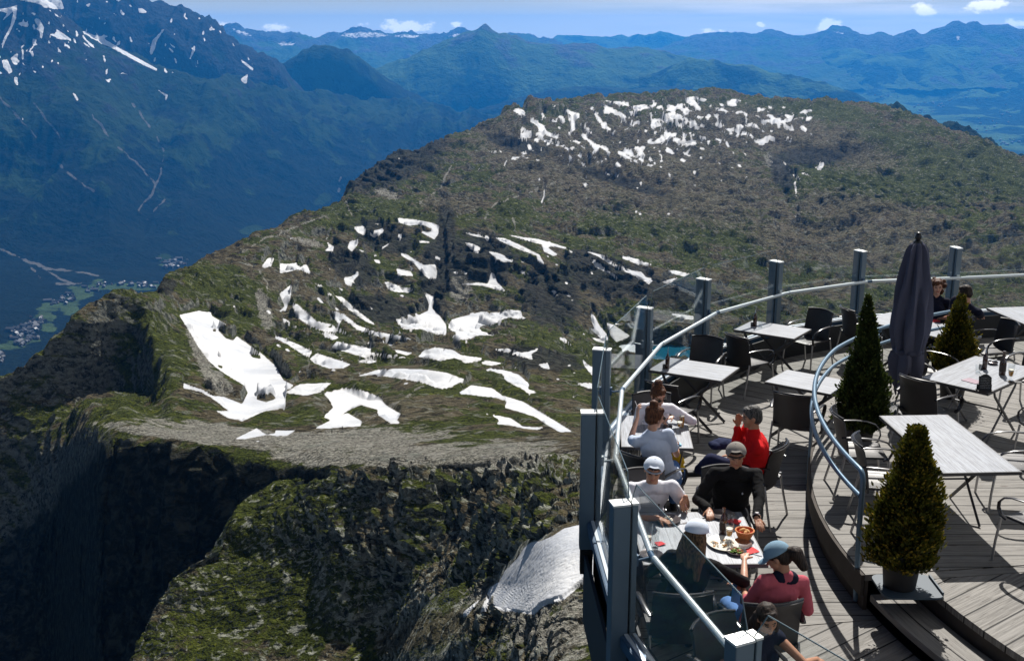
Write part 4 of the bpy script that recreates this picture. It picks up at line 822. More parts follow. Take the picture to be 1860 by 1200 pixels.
# ---- decks: sectors with boards of their own direction
SECT = [(189, 225, 37), (153, 189, 0), (117, 153, -36), (81, 117, -72), (45, 81, -108), (225, 261, 73)]
CAPS = [(1352,1156),(1134,911),(1075,747),(1094,633),(1172,558),(1279,506),(1411,474),(1563.7,455),(1737.5,449)]
_pp = sorted([(math.degrees(math.atan2(at(x, y, 1.54).y-CY, at(x, y, 1.54).x-CX)) % 360, math.hypot(at(x, y, 1.54).x-CX, at(x, y, 1.54).y-CY)) for x, y in CAPS]+[(66, 9.05), (232, 9.35)])
RO = lambda a: float(np.interp(a, [q[0] for q in _pp], [q[1] for q in _pp]))
def sector_poly(r0, r1, a0, a1, n=14):
    aa = np.linspace(a0, a1, n); return [pol((RO(a)-.20) if r1 > 9 else r1, a) for a in aa]+[pol(r0, a) for a in aa[::-1]]
def deck(name, r0, r1, z0, z1, a_lo, a_hi, mat=M_DECK):
    root = empty(name); tag(root, kind='structure'); first = None
    bm = bmesh.new(); uvl = bm.loops.layers.uv.new('UVMap')
    for (a0, a1, bd) in SECT:
        lo, hi = max(a0, a_lo), min(a1, a_hi)
        if hi-lo < .5: continue
        g = .06  # small seam gap
        P2 = sector_poly(r0, r1, lo+g, hi-g) if r0 > 0 else [pol(r1, a) for a in np.linspace(lo+g, hi-g, 14)]+[Vector((CX, CY, 0))]
        n = len(P2); top = [bm.verts.new((p.x, p.y, z1)) for p in P2]; bot = [bm.verts.new((p.x, p.y, z0)) for p in P2]
        fs = [bm.faces.new(top)]+[bm.faces.new((top[i], top[(i+1) % n], bot[(i+1) % n], bot[i])) for i in range(n)]+[bm.faces.new(bot[::-1])]
        c, s_ = math.cos(R(bd)), math.sin(R(bd))
        for f in fs:
            for l in f.loops:
                x, y = l.vert.co.x, l.vert.co.y; l[uvl].uv = (x*c+y*s_, -x*s_+y*c)
    bmesh.ops.triangulate(bm, faces=[f for f in bm.faces if len(f.verts) > 4]); bmesh.ops.recalc_face_normals(bm, faces=bm.faces[:])
    me = bpy.data.meshes.new(name); bm.to_mesh(me); bm.free(); me.materials.append(mat)
    bpy.data.objects.remove(root); o = bpy.data.objects.new(name, me); COL.objects.link(o); tag(o, kind='structure'); return o
deck('terrace_deck', 6.64, 9.02, -.06, 0.0, 45, 261)
deck('raised_deck', 0.0, 6.70, .29, .35, 45, 187.6)
deck('raised_deck', 0.0, 6.27, .29, .35, 187.7, 261)
# step in front of the raised deck, curved with it
def ring(mb, r0, r1, z0, z1, a0, a1, n=40):
    aa = np.linspace(a0, a1, n)
    for a, b_ in zip(aa[:-1], aa[1:]):
        q = [pol(r1, a), pol(r1, b_), pol(r0, b_), pol(r0, a)]; mb.prism([(p.x, p.y) for p in q], z0, z1)
    return mb
def weld(o, d=1e-4):
    bm = bmesh.new(); bm.from_mesh(o.data); bmesh.ops.remove_doubles(bm, verts=bm.verts[:], dist=d); 
    bad = [f for f in bm.faces if len({v.index for v in f.verts}) < 3]
    bm.to_mesh(o.data); bm.free()
def ring_solid(name, r0, r1, z0, z1, a0, a1, mat, parent=None, n=60, uvdir=None):
    mb = MB(); aa = np.linspace(a0, a1, n); base = 0
    for a in aa: mb.v += [tuple(pol(r0, a, z0)), tuple(pol(r1, a, z0)), tuple(pol(r1, a, z1)), tuple(pol(r0, a, z1))]
    for i in range(n-1):
        for k in range(4): mb.f.append((i*4+k, i*4+(k+1) % 4, (i+1)*4+(k+1) % 4, (i+1)*4+k))
    mb.f += [(0, 3, 2, 1), ((n-1)*4, (n-1)*4+1, (n-1)*4+2, (n-1)*4+3)]
    if uvdir: mb.uv = lambda co: (math.atan2(co.y-CY, co.x-CX)*6.5 % 100, math.hypot(co.x-CX, co.y-CY)+co.z+.05)
    return mb.build(name, mat, parent)
o = ring_solid('timber_step', 6.29, 6.66, .115, .175, 187.9, 215, M_TIMBER, uvdir=1); tag(o, kind='structure')
o = ring_solid('step_riser', 6.31, 6.34, -.0, .114, 187.9, 215, M_FASC); tag(o, kind='structure')
o = ring_solid('deck_riser', 6.22, 6.25, .0, .289, 187.9, 215, M_FASC); tag(o, kind='structure')
o = ring_solid('deck_riser', 6.66, 6.695, .0, .289, 45, 187.4, M_FASC); tag(o, kind='structure')
o = ring_solid('deck_riser', 6.705, 6.735, .14, .345, 60, 187.5, M_FASC); tag(o, kind='structure')

# ---- outer balustrade: one fence with its posts, glass panes, tubes and ledge
CAPS = [(1352,1156),(1134,911),(1075,747),(1094,633),(1172,558),(1279,506),(1411,474),(1563.7,455),(1737.5,449)]
PP = [at(x, y, 1.54) for x, y in CAPS]; PP = [Vector((p.x, p.y, 0)) for p in PP]
PP = [pol(9.35, -128), pol(9.35, -141)]+PP+[pol(9.05, 92.5), pol(9.05, 79.5), pol(9.05, 66)]
C0 = Vector((CX, CY, 0))
def inward(i): return (C0-PP[i]).normalized()
def off(i, r, z): p = PP[i]+inward(i)*r; return Vector((p.x, p.y, z))
bal = empty('glass_balustrade', PP[2], 0, 'curved glass and grey blue metal balustrade with a silver handrail round the terrace edge', 'railing')
inv = Matrix.Translation(-PP[2])
def B(mb, name, mat, **kw):
    mb.v = [tuple(Vector(v)-PP[2]) for v in mb.v]; return mb.build(name, mat, bal, **kw)
for i in range(len(PP)):
    n_ = inward(i); t_ = Vector((-n_.y, n_.x, 0)); M = Matrix((n_, t_, Vector((0, 0, 1)))).transposed().to_4x4()
    mb = MB(); mb.box(PP[i]+Vector((0, 0, .84))-n_*.033, (.135, .115, 1.37), M); mb.box(PP[i]+Vector((0, 0, .96))+n_*.075, (.045, .10, 1.13), M)
    po = B(mb, 'post', M_POST, bevel=.004)
    mb = MB(); mb.box(PP[i]+Vector((0, 0, .95))+n_*.043, (.0166, .06, 1.16), M); mb.box(PP[i]+Vector((0, 0, .02))-n_*.03, (.12, .10, .25), M); g = mb.build('gasket', M_GASKET, po)
    g.data.transform(inv)
    mb = MB(); mb.box(PP[i]+Vector((0, 0, 1.5335))-n_*.034, (.142, .122, .016), M); mb.box(PP[i]+Vector((0, 0, 1.5335))+n_*.076, (.050, .106, .016), M); g = mb.build('cap', M_CAP, po); g.data.transform(inv)
for i in range(len(PP)-1):
    a, b_ = off(i, .043, 0), off(i+1, .043, 0); d_ = (b_-a).normalized(); L_ = (b_-a).length; nn = Vector((-d_.y, d_.x, 0))
    def q(s_, z): p = a+d_*s_; return Vector((p.x, p.y, z))-nn*.005
    e0, e1 = .035, L_-.035
    poly = [q(e0, .47), q(e1, .47), q(e1, 1.55), q(e1-.10, 1.73), q(e0+.10, 1.73), q(e0, 1.55)]
    gp = B(MB().extrude(poly, nn*.010), 'glass_pane', M_GLASS)
    mb = MB()
    for k0, k1 in ((2, 3), (3, 4), (4, 5)): mb.tube([poly[k0]+nn*.005, poly[k1]+nn*.005], .0045, 6)
    g = mb.build('pane_edge', M_GLASSE, gp); g.data.transform(inv)
    # ledge profile carrying the panes
    a2, b2 = PP[i], PP[i+1]; d2 = (b2-a2).normalized(); n2 = Vector((-d2.y, d2.x, 0)); ang = math.atan2(d2.y, d2.x)
    if n2.dot(inward(i)) < 0: n2 = -n2
    m_ = (a2+b2)/2; L2 = (b2-a2).length-.125
    B(MB().box(m_+n2*.02+Vector((0, 0, .40)), (L2, .10, .10), rz=ang), 'bottom_beam', M_BLUE, bevel=.006)
    B(MB().box(m_+n2*.085+Vector((0, 0, .445)), (L2, .026, .03), rz=ang), 'ledge_trim', M_LEDGE)
    B(MB().box(m_+n2*.018+Vector((0, 0, .457)), (L2, .03, .012), rz=ang), 'ledge_trim', M_LEDGE)
# handrail: straight silver tubes jointed at each post with short sleeves on arms
RP = [off(i, .235, 1.07) for i in range(len(PP))]
for i in range(len(RP)-1):
    d_ = (RP[i+1]-RP[i]).normalized(); B(MB().tube([RP[i]+d_*.05, RP[i+1]-d_*.05], .026, 14), 'handrail_tube', M_RAIL, smooth=True)
for i in range(len(RP)):
    d_ = (RP[min(i+1, len(RP)-1)]-RP[max(i-1, 0)]).normalized()
    B(MB().tube([RP[i]-d_*.055, RP[i], RP[i]+d_*.055], .0225, 12).tube([RP[i]-Vector((0, 0, .01)), off(i, .10, 1.04)], .011, 8).box(off(i, .105, 1.05), (.03, .05, .09), rz=math.atan2(inward(i).y, inward(i).x)), 'handrail_bracket', M_BLUE if i % 2 else M_RAIL, smooth=True)
# kick panel, outer fascia and bearers below the deck
def strip(name, r, z0, z1, th, mat):
    pts = [off(i, r, 0) for i in range(len(PP))]; mb = MB()
    for p, q_ in zip(pts[:-1], pts[1:]):
        d_ = (q_-p).normalized(); ang = math.atan2(d_.y, d_.x); mb.box((p+q_)/2+Vector((0, 0, (z0+z1)/2)), ((q_-p).length-.002, th, z1-z0), rz=ang)
    return B(mb, name, mat)
strip('kick_panel', .16, -.05, .385, .02, M_DARK); strip('kick_panel', .05, -.12, .345, .02, M_DARK)
fas = strip('outer_fascia', -.04, -.62, .10, .03, simple('dark_blue_fascia', (.018, .03, .045), .5, .1))
mb = MB()
pts = [off(i, .0, 0) for i in range(len(PP))]
poly = [(p.x, p.y) for p in [off(i, .25, 0) for i in range(len(PP))]]
mb.prism(poly+[(CX+2, CY-4)], -.42, -.14); o = mb.build('deck_underside', M_DARK); tag(o, kind='structure')
mb = MB()
for k in range(9):
    a = 120+k*14; p, q_ = pol(9.0, a, -.7), pol(3.0, a, -.7); mb.box((p+q_)/2, ((p-q_).length, .14, .5), rz=R(a))
for a in (140, 175, 205):
    p = pol(6.2, a); mb.box((p.x, p.y, -14), (.5, .5, 26.5))
o = mb.build('terrace_supports', M_DARK); tag(o, kind='structure')

# ---- inner double-tube railing on the edge of the raised deck
rl = empty('tube_railing', pol(6.70, 187, 0), 0, 'curved double tube steel railing on the edge of the raised deck', 'railing')
def Brl(mb, name, mat, **kw):
    o_ = pol(6.70, 187, 0); mb.v = [tuple(Vector(v)-o_) for v in mb.v]; return mb.build(name, mat, rl, **kw)
RR = lambda a: 6.72-.30*min(1, max(0, (150-a)/30))
top = [pol(RR(a), a, 1.25) for a in np.linspace(123, 185.5, 60)]
e = top[-1]; tdir = (top[-1]-top[-2]).normalized()
end = [e+tdir*.05*math.sin(t)*1.6+Vector((0, 0, -.10*(1-math.cos(t)))) for t in np.linspace(.3, math.pi/2, 6)]
foot = Vector((end[-1].x, end[-1].y, .02)); foot = foot+Vector((.02, 0, 0))
Brl(MB().tube(top+end+[Vector((end[-1].x, end[-1].y, .7)), foot], .024, 12), 'top_tube', M_GALV, smooth=True)
Brl(MB().tube([pol(RR(a)+.015, a, 1.03) for a in np.linspace(123, 186.2, 60)], .022, 12), 'lower_tube', M_GALV, smooth=True)
for a in (162, 139, 124):
    n_ = (C0-pol(6.7, a)).normalized(); ang = math.atan2(n_.y, n_.x); p = pol(RR(a)+.015, a)
    Brl(MB().box(p+Vector((0, 0, .60)), (.028, .075, 1.15), rz=ang).box(p+n_*.02+Vector((0, 0, 1.22)), (.05, .05, .02), rz=ang), 'upright', M_GALV, bevel=.003)

# ================================================================ FURNITURE
def make_table(w, l, label, group=None):
    t = empty('folding_table', (0, 0, 0), 0, label, 'table', group)
    MB().box((0, 0, .738), (w, l, .024)).build('tabletop', M_TOP, t, bevel=.003)
    mb = MB(); 
    for sx_ in (-1, 1): mb.box((sx_*(w/2+.004), 0, .733), (.007, l+.014, .032))
    for sy_ in (-1, 1): mb.box((0, sy_*(l/2+.004), .733), (w+.001, .007, .032))
    mb.build('edge_band', M_EDGE, t)
    for sx_ in (-1, 1):
        x = sx_*(w/2-.10)
        for sy_ in (-1, 1):
            dy = min(l/2-.06, .34); MB().tube([(x+sy_*.012, -sy_*dy, .72), (x+sy_*.012, -sy_*dy*.85, .60), (x+sy_*.012, sy_*dy*.92, .06), (x+sy_*.012, sy_*(dy+.03), .012)], .0, 8, flat=(.010, .021)).build('leg', M_LEG, t, smooth=True)
    MB().tube([(-(w/2-.1), 0, .36), (w/2-.1, 0, .36)], .010, 8).build('crossbar', M_LEG, t); MB().tube([(-(w/2-.1), min(l/2-.06, .34), .715), (w/2-.1, min(l/2-.06, .34), .715)], .010, 8).build('crossbar', M_LEG, t)
    return t
def corners_place(t, cs, z0=0.0):
    """set the table down so its four corners match the ground plan (w along first edge)"""
    return t
def place(o, x, y, z, deg): o.location = (x, y, z); o.rotation_euler = (0, 0, R(deg)); return o
TB = {}
def table(key, cx, cy, z, deg, w, l, label, group='whitewashed folding tables on the terrace'):
    t = make_table(w, l, label, group); place(t, cx, cy, z, deg); TB[key] = (cx, cy, z+.75, deg); return t
table('A', 2.37, 14.45, 0, 150-90, .68, .98, 'small whitewashed table holding one dark bottle by the glass, left of the empty chairs')
table('B', 3.84, 16.50, 0, 55-0, .66, .92, 'small whitewashed table by the glass with a bottle and tumbler, second along the balustrade')
table('C', 3.72, 13.88, 0, 53, .66, .86, 'bare whitewashed table outside the curve of the double tube railing')
table('D', 6.02, 16.80, 0, -52-90, .78, 1.35, 'whitewashed table with a red napkin where the couple sits behind the parasol')
table('E', 8.02, 17.35, 0, 8, .80, 1.15, 'whitewashed table at the far right edge by the balustrade')
table('F', 5.53, 13.06, .35, -47+90-90, .80, 1.36, 'whitewashed table with beer, brown bottle and small chalkboard on the raised deck')
table('G', 4.26, 10.72, .35, 3, .72, 1.62, 'long bare whitewashed table between the two yellow green conifers on the raised deck')
table('H', 1.57, 12.02, 0, -4, .74, 1.02, 'whitewashed table of the two women in white by the glass')
table('I', 1.59, 9.28, 0, 1, 1.02, 1.06, 'whitewashed lunch table crowded with plates, glasses and a bread basket')

def make_chair():
    t = empty('armchair', (0, 0, 0), 0)
    # local +Y = the way the sitter faces
    seat = [[(x, y, .43+(.012 if abs(x) > .2 else 0)-max(0, y-.16)**2*2.2+abs(x)*.02) for x in np.linspace(-.235, .235, 9)] for y in np.linspace(-.22, .235, 9)]
    MB().surf(seat, .022).build('seat', M_WICK, t, smooth=True)
    back = []
    for u in np.linspace(0, 1, 10):
        z = .40+.465*u; row = []
        for x in np.linspace(-.24, .24, 11): row.append((x*(1-.05*u), -.215-.105*u**1.3+.10*(x/.24)**2*(.45+.3*u)-(.018 if u > .95 else 0), z-.012*(x/.24)**2*u))
        back.append(row)
    MB().surf(back, .020).build('backrest', M_WICK, t, smooth=True)
    MB().tube([(x*.97, -.322+.075*(x/.24)**2, .868-.012*(x/.24)**2) for x in np.linspace(-.24, .24, 11)], .012, 8).build('back_rim', M_WICKL, t, smooth=True)
    for sx_ in (-1, 1):
        MB().tube([(sx_*.25, .225, .43), (sx_*.262, .25, .20), (sx_*.268, .26, 0)], .0125, 10).build('leg', M_ALU, t, smooth=True)
        MB().tube([(sx_*.238, -.205, .47), (sx_*.25, -.25, .22), (sx_*.262, -.30, 0)], .0125, 10).build('leg', M_ALU, t, smooth=True)
        arc = [(sx_*.245, -.255, .66), (sx_*.268, -.16, .675), (sx_*.283, -.02, .675), (sx_*.288, .10, .665), (sx_*.285, .19, .635), (sx_*.28, .24, .58), (sx_*.27, .25, .52), (sx_*.258, .225, .455), (sx_*.245, .17, .43)]
        # smooth the loop
        pts = []
        for k in range(len(arc)-1):
            for u in (0, .5): pts.append(Vector(arc[k]).lerp(Vector(arc[k+1]), u))
        pts.append(Vector(arc[-1])); MB().tube(pts, 0, 10, flat=(.023, .008)).build('armrest', M_WICKL, t, smooth=True)
    return t
CH0 = make_chair(); remember(CH0); CH_USED = [False]
def chair(x, y, z, deg, label, group='black woven armchairs on the terrace'):
    """deg: world direction the sitter faces"""
    c = CH0 if not CH_USED[0] else copy_tree(CH0); CH_USED[0] = True
    place(c, x, y, z, deg-90); tag(c, label, 'chair', group); return c
def chair_back(pl, pr, base, mode, label):
    a, b_ = at(*pl, base+.86), at(*pr, base+.86); m_ = (a+b_)/2; d_ = b_-a; n_ = Vector((-d_.y, d_.x)).normalized()
    if mode == 'toward': n_ = -n_
    deg = math.degrees(math.atan2(n_.y, n_.x)); return chair(m_.x+n_.x*.31, m_.y+n_.y*.31, base, deg, label)
chair_back((1403,712),(1475,722), 0, 'away', 'empty black chair seen from behind beside the near post of the tube railing')
chair_back((1258,607),(1319,615), 0, 'toward', 'black chair with its smooth backrest towards the small bottle table, facing the viewer')
chair_back((1307,602),(1358,618), 0, 'away', 'black chair seen from behind, tucked towards the second table along the glass')
chair_back((1471,557),(1520,568), 0, 'toward', 'black chair right of the second glass side table, facing the viewer')
chair_back((1520,553),(1547,566), 0, 'away', 'black chair half hidden behind the tall dark conifer')
chair_back((1149,713),(1214,711), 0, 'toward', 'chair of the woman in white with sunglasses, its grey lit back by the glass')
chair_back((1166,691),(1228,704), 0, 'away', 'black chair right behind the woman with sunglasses, turned to the bottle table')
chair_back((1130,823),(1188,836), 0, 'away', 'black chair of the woman in pale blue white, seen from behind')
chair(2.55, 11.42, 0, 148, 'black chair of the man in the red sweater')
chair(2.08, 10.38, 0, 268, 'black chair hidden under the man in the black sweater')
chair(1.28, 10.30, 0, 275, 'black chair of the man in the white T-shirt')
chair(1.30, 8.30, 0, 92, 'large dark chair back of the long-haired woman, behind the glass')
chair(1.93, 8.15, 0, 98, 'black chair of the woman in the pink shirt')
chair(1.62, 7.42, 0, -52, 'black chair with a dotted bright rim under the dark-haired girl at the bottom')
chair(3.62, 11.30, .35, -5, 'black chair at the far left of the long bare table, beside the tall conifer')
chair(3.60, 10.45, .35, -12, 'black chair at the near left of the long bare table, behind the front conifer')
chair(5.05, 10.95, .35, 172, 'black chair pulled up to the right side of the long bare table')
chair(4.72, 9.55, .35, 118, 'black chair with a lit seat at the near end of the long bare table')
chair(5.28, 14.02, .35, -50, 'black chair between the parasol and the chalkboard table, facing the viewer')
chair(4.78, 12.66, .35, 38, 'black chair just below the parasol, its grey seat under the chalkboard table')
chair(5.98, 12.15, .35, 128, 'black chair at the right end of the chalkboard table')
chair(6.55, 13.95, .35, 220, 'black chair on the far side of the chalkboard table')
chair(6.50, 17.25, 0, 235, 'black chair of the dark-haired woman facing the viewer by the glass')
chair(6.28, 15.85, 0, 112, 'black chair of the man in navy seen from behind')
chair(7.10, 16.50, 0, 190, 'empty black chair with a bright seat right of the couple')
# ================================================================ PARASOL
u0 = at(1640, 748, .35)
um = empty('closed_parasol', u0, R(20), 'folded grey blue parasol tied with a strap, standing on the raised deck', 'umbrella')
M_CLOTH = simple('slate_blue_canvas', (.085, .088, .125), .85, 0, .15, .12, 5, .3)
M_CLOTHD = simple('dark_canvas_strap', (.05, .055, .09), .85)
M_POLE = simple('dark_bronze_pole', (.05, .035, .028), .4, .4)
def pleat(g, t, z):
    return 1+.22*math.sin(8*g+1.5*math.sin(2.2*z))*(1-.5*abs(2*t-1))+.07*math.sin(13*g+3*z)
prof = [(.045, 2.02), (.085, 1.99), (.115, 1.93), (.15, 1.72), (.185, 1.45), (.205, 1.18), (.205, .98), (.18, .82), (.165, .74)]
pf = []
for (r0, z0), (r1, z1) in zip(prof[:-1], prof[1:]):
    for u in np.linspace(0, 1, 6)[:-1]: pf.append((r0+(r1-r0)*u, z0+(z1-z0)*u))
pf.append(prof[-1])
MB().lathe(pf, 64, pleat=pleat).build('canopy', M_CLOTH, um, smooth=True)
low = [(.165, .74), (.17, .70), (.19, .60), (.185, .48), (.15, .34)]
def pl2(g, t, z): return 1+.2*math.sin(5*g+1)+.1*math.sin(9*g+4*z)
pf = []
for (r0, z0), (r1, z1) in zip(low[:-1], low[1:]):
    for u in np.linspace(0, 1, 5)[:-1]: pf.append((r0+(r1-r0)*u, z0+(z1-z0)*u))
pf.append(low[-1])
mb = MB(); seg = 48; 
for (r, z) in pf:
    for k in range(seg):
        g = 2*math.pi*k/seg; rr = r*pl2(g, 0, z); t = (.74-z)/.40; zz = z-.14*t*math.sin(4*g+.6)-.05*t*math.sin(7*g)
        mb.v.append((rr*math.cos(g), rr*math.sin(g), zz))
for i in range(len(pf)-1):
    for k in range(seg): k2 = (k+1) % seg; mb.f.append((i*seg+k, i*seg+k2, (i+1)*seg+k2, (i+1)*seg+k))
mb.build('canopy_skirt', M_CLOTH, um, smooth=True)
MB().lathe([(.172, .72), (.182, .74), (.18, .765), (.168, .78)], 40, pleat=lambda g, t, z: 1+.05*math.sin(8*g)).build('strap', M_CLOTHD, um, smooth=True)
MB().tube([(0, 0, .0), (0, 0, 2.0)], .026, 14).build('pole', M_POLE, um, smooth=True)
MB().lathe([(.0, 2.135), (.02, 2.13), (.038, 2.10), (.042, 2.07), (.03, 2.045), (.055, 2.03), (.06, 1.99), (.02, 1.98)], 18).build('finial', simple('black_plastic', (.008, .008, .009), .3), um, smooth=True)
MB().lathe([(.0, .055), (.04, .05), (.22, .035), (.24, .02), (.24, .0)], 28).build('base', M_DARK, um, smooth=True)

um.scale = (1.0, 1.0, 1.075)
# ================================================================ CONIFERS IN POTS
def leaf_mat(name, dark, light, tip):
    b = NB(name); r = b.n('ObjectInfo').outputs['Random']; P = b.n('NewGeometry').outputs['Position']; n = b.noise(P, 9, 3); a = b.attr('tip').outputs['Fac']
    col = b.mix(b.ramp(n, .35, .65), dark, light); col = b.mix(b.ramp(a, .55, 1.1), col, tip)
    s = b.bsdf(Base_Color=col, Roughness=.7); s.inputs['Specular IOR Level'].default_value = .2
    tr = b.n('BsdfTranslucent', {'Color': b.mix(.5, col, light)}); mx = b.n('MixShader', {0: .22, 1: s.outputs[0], 2: tr.outputs[0]}); b.t.links.new(mx.outputs[0], b.out.inputs[0]); return b.m
def conifer(name_pos, z, h, rad, crown_z, mat, label, shape, nl, seed, potr=.19, poth=.34, potmat=None):
    rg = np.random.default_rng(seed); root = empty('potted_conifer', (name_pos[0], name_pos[1], z), 0, label, 'plant')
    # foliage: flat upright sprays spread through the crown's volume
    V = []; F = []; TIP = []
    lob = [(rg.uniform(0, 6.28), rg.uniform(.15, .9), rg.uniform(.5, 1.0)) for _ in range(9)]
    # several leaders so the outline is uneven
    lead = [(0, 0, 1.0)]+[(rg.uniform(-.35, .35)*rad, rg.uniform(-.35, .35)*rad, rg.uniform(.78, .93)) for _ in range(3)]+([(.085, -.01, .99), (.085, -.01, .99), (-.10, .03, .66)] if seed == 5 else [])
    n = 0
    while n < nl:
        u = rg.uniform(0, 1)**1.15; L = lead[rg.integers(0, len(lead))]; hh = h*L[2]
        g = rg.uniform(0, 2*math.pi); prof = shape(u)*rad
        for (lg, lz, la) in lob:
            dg = math.cos(g-lg); prof *= 1+.12*la*max(0, dg)**4*math.exp(-((u-lz)/.12)**2)
        prof *= 1+.13*math.sin(5*g+u*17+seed)+.08*math.sin(9*g+u*31+seed)+.10*math.sin(3*g-u*23)
        if rg.uniform(0, 1) < .07: prof *= rg.uniform(1.05, 1.38)
        rr = prof*(1-abs(rg.normal(0, .16))); rr = max(rr, .01)
        x = rr*math.cos(g)+L[0]*(1-u*.4); y = rr*math.sin(g)+L[1]*(1-u*.4); zz = crown_z+u*hh
        out = Vector((math.cos(g), math.sin(g), rg.uniform(.9, 2.2))).normalized()
        s_ = rg.uniform(.018, .048)*(1.0-.2*u); side = Vector((-math.sin(g), math.cos(g), 0))
        a = rg.uniform(0, math.pi); side = (side*math.cos(a)+Vector((math.cos(g), math.sin(g), 0))*math.sin(a)).normalized()
        p = Vector((x, y, zz)); b0 = len(V); out = (out+side*rg.uniform(-.5, .5)).normalized()
        V += [tuple(p-side*s_*.16), tuple(p+out*s_*.55-side*s_*.36), tuple(p+out*s_*1.15-side*s_*.1), tuple(p+out*s_*1.1+side*s_*.16), tuple(p+out*s_*.5+side*s_*.36), tuple(p+side*s_*.16)]
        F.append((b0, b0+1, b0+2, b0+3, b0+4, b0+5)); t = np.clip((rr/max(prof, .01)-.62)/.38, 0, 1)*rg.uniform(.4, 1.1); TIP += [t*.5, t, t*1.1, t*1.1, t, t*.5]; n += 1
    # inner dark body keeps the crown from being see-through in its middle
    me = bpy.data.meshes.new('crown'); me.from_pydata(V, [], F); me.materials.append(mat); at_ = me.attributes.new('tip', 'FLOAT', 'POINT'); at_.data.foreach_set('value', np.array(TIP, np.float32))
    o = bpy.data.objects.new('crown', me); COL.objects.link(o); o.parent = root
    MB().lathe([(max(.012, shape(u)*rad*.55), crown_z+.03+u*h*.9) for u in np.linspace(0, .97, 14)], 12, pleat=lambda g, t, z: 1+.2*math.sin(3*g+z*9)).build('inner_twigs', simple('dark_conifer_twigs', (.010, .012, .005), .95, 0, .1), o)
    MB().tube([(0, 0, poth-.05), (.01, .01, crown_z+.1), (0, 0, crown_z+h*.7)], [.028, .022, .008], 8).build('trunk', simple('conifer_bark', (.07, .045, .03), .9), root)
    MB().lathe([(potr*.78, 0), (potr*.80, .01), (potr*.97, poth-.05), (potr*1.03, poth-.045), (potr*1.03, poth), (potr*.93, poth), (potr*.9, poth-.03)], 28).build('pot', potmat or simple('dark_plant_pot', (.010, .010, .011), .6), root, smooth=True)
    MB().lathe([(.0, poth-.028), (potr*.9, poth-.032)], 20).build('soil', simple('potting_soil', (.03, .02, .014), 1.0, 0, .1, .4, 30), root)
    return root
cone = lambda u: (1-u)**.72*(.35+.65*min(1, u/.12+.25))*(1.06 if u < .45 else 1.06-.5*math.sin(math.pi*(u-.45)/.55)*.5)+.03
egg = lambda u: (math.sin(math.pi*min(1, (u*.74+.22)))**.7)*(1.0 if u < .5 else 1-.52*((u-.5)/.5)**1.1)+.02
M_L1 = leaf_mat('dark_thuja_leaves', (.010, .020, .005), (.045, .070, .014), (.12, .14, .03))
M_L2 = leaf_mat('golden_thuja_leaves', (.012, .018, .003), (.095, .100, .010), (.36, .24, .022))
p = at(1556, 812, .35); conifer((p.x, p.y), .35, 1.54, .235, .24, M_L1, 'tall dark green cone conifer in a pot at the bend of the tube railing', cone, 21000, 3)
p = at(1628, 1052, .43); q2 = Vector((p.x, p.y, .38))
conifer((p.x+.03, p.y), .375, 1.24, .208, .20, M_L2, 'bushy yellow green conifer with rusty tips in the front by the steps', egg, 24000, 5, .17, .34)
conifer((5.78, 14.5), .35, 1.16, .215, .20, M_L2, 'squat golden conifer behind the parasol in front of the seated couple', egg, 11000, 8, .18, .3)
# flat painted board under the front pot
pb = empty('plant_stand', (q2.x+.10, q2.y, .35), 0, 'low blue grey board with rounded corner under the front conifer pot', 'stand')
mb = MB(); rr = .08; w_, l_ = .52, .44
poly = []
for cx_, cy_, a0 in ((-w_/2+rr, -l_/2+rr, 180), (w_/2-rr, -l_/2+rr, 270), (w_/2-rr, l_/2-rr, 0), (-w_/2+rr, l_/2-rr, 90)):
    for k in range(6): a = R(a0+k*18); poly.append((cx_+rr*math.cos(a), cy_+rr*math.sin(a)))
mb.prism(poly, .003, .022); M_BOARD = simple('dull_blue_board', (.035, .06, .085), .6); mb.build('board', M_BOARD, pb); MB().box((w_/2-.012, 0, .034), (.014, l_-.1, .024)).build('raised_edge', M_BOARD, pb)

# ================================================================ THINGS ON THE TABLES
M_BROWN = simple('brown_bottle_glass', (.045, .013, .004), .08, 0, .7, Coat_Weight=.6)
M_LABEL = simple('dark_paper_label', (.05, .035, .03), .6, 0, .3, .5, 60)
M_GREENB = simple('green_bottle_glass', (.01, .05, .02), .08, 0, .7)
M_BEER = simple('amber_beer', (.75, .36, .03), .15, 0, .5, Transmission_Weight=.35)
M_FOAM = simple('beer_foam', (.85, .8, .68), .8)
M_PLATEW = simple('white_glazed_plate', (.72, .70, .62), .25)
M_PLATED = simple('dark_metal_plate', (.16, .14, .14), .22, .55)
M_STEEL = simple('polished_steel', (.6, .6, .62), .18, .95)
M_RED = simple('red_paper_napkin', (.62, .025, .03), .8)
M_WICKER = simple('orange_wicker', (.62, .22, .07), .6, 0, .3, .3, 40, .5)
M_BREAD = simple('bread_crust', (.55, .30, .12), .8, 0, .2, .35, 40)
M_SALAD = simple('green_salad_leaves', (.12, .24, .03), .6, 0, .3, .6, 60)
M_FOOD = simple('meat_and_sauce', (.30, .13, .05), .5, 0, .4, .6, 50)
M_WHITEP = simple('white_paper', (.78, .78, .77), .8)
def bottle(p, s, label, mat=M_BROWN, cap_mat=None, group=None, rz=0, lab=M_LABEL):
    t = empty('bottle', p, rz, label, 'bottle', group)
    MB().lathe([(.0, .0), (.029*s, .0), (.031*s, .006), (.031*s, .115*s), (.027*s, .14*s), (.014*s, .175*s), (.0125*s, .215*s), (.0145*s, .218*s), (.0145*s, .228*s), (.0, .228*s)], 20).build('glass_body', mat, t, smooth=True)
    MB().lathe([(.0316*s, .035*s), (.0318*s, .04*s), (.0318*s, .10*s), (.0316*s, .105*s)], 20).build('paper_label', lab, t, smooth=True)
    return t
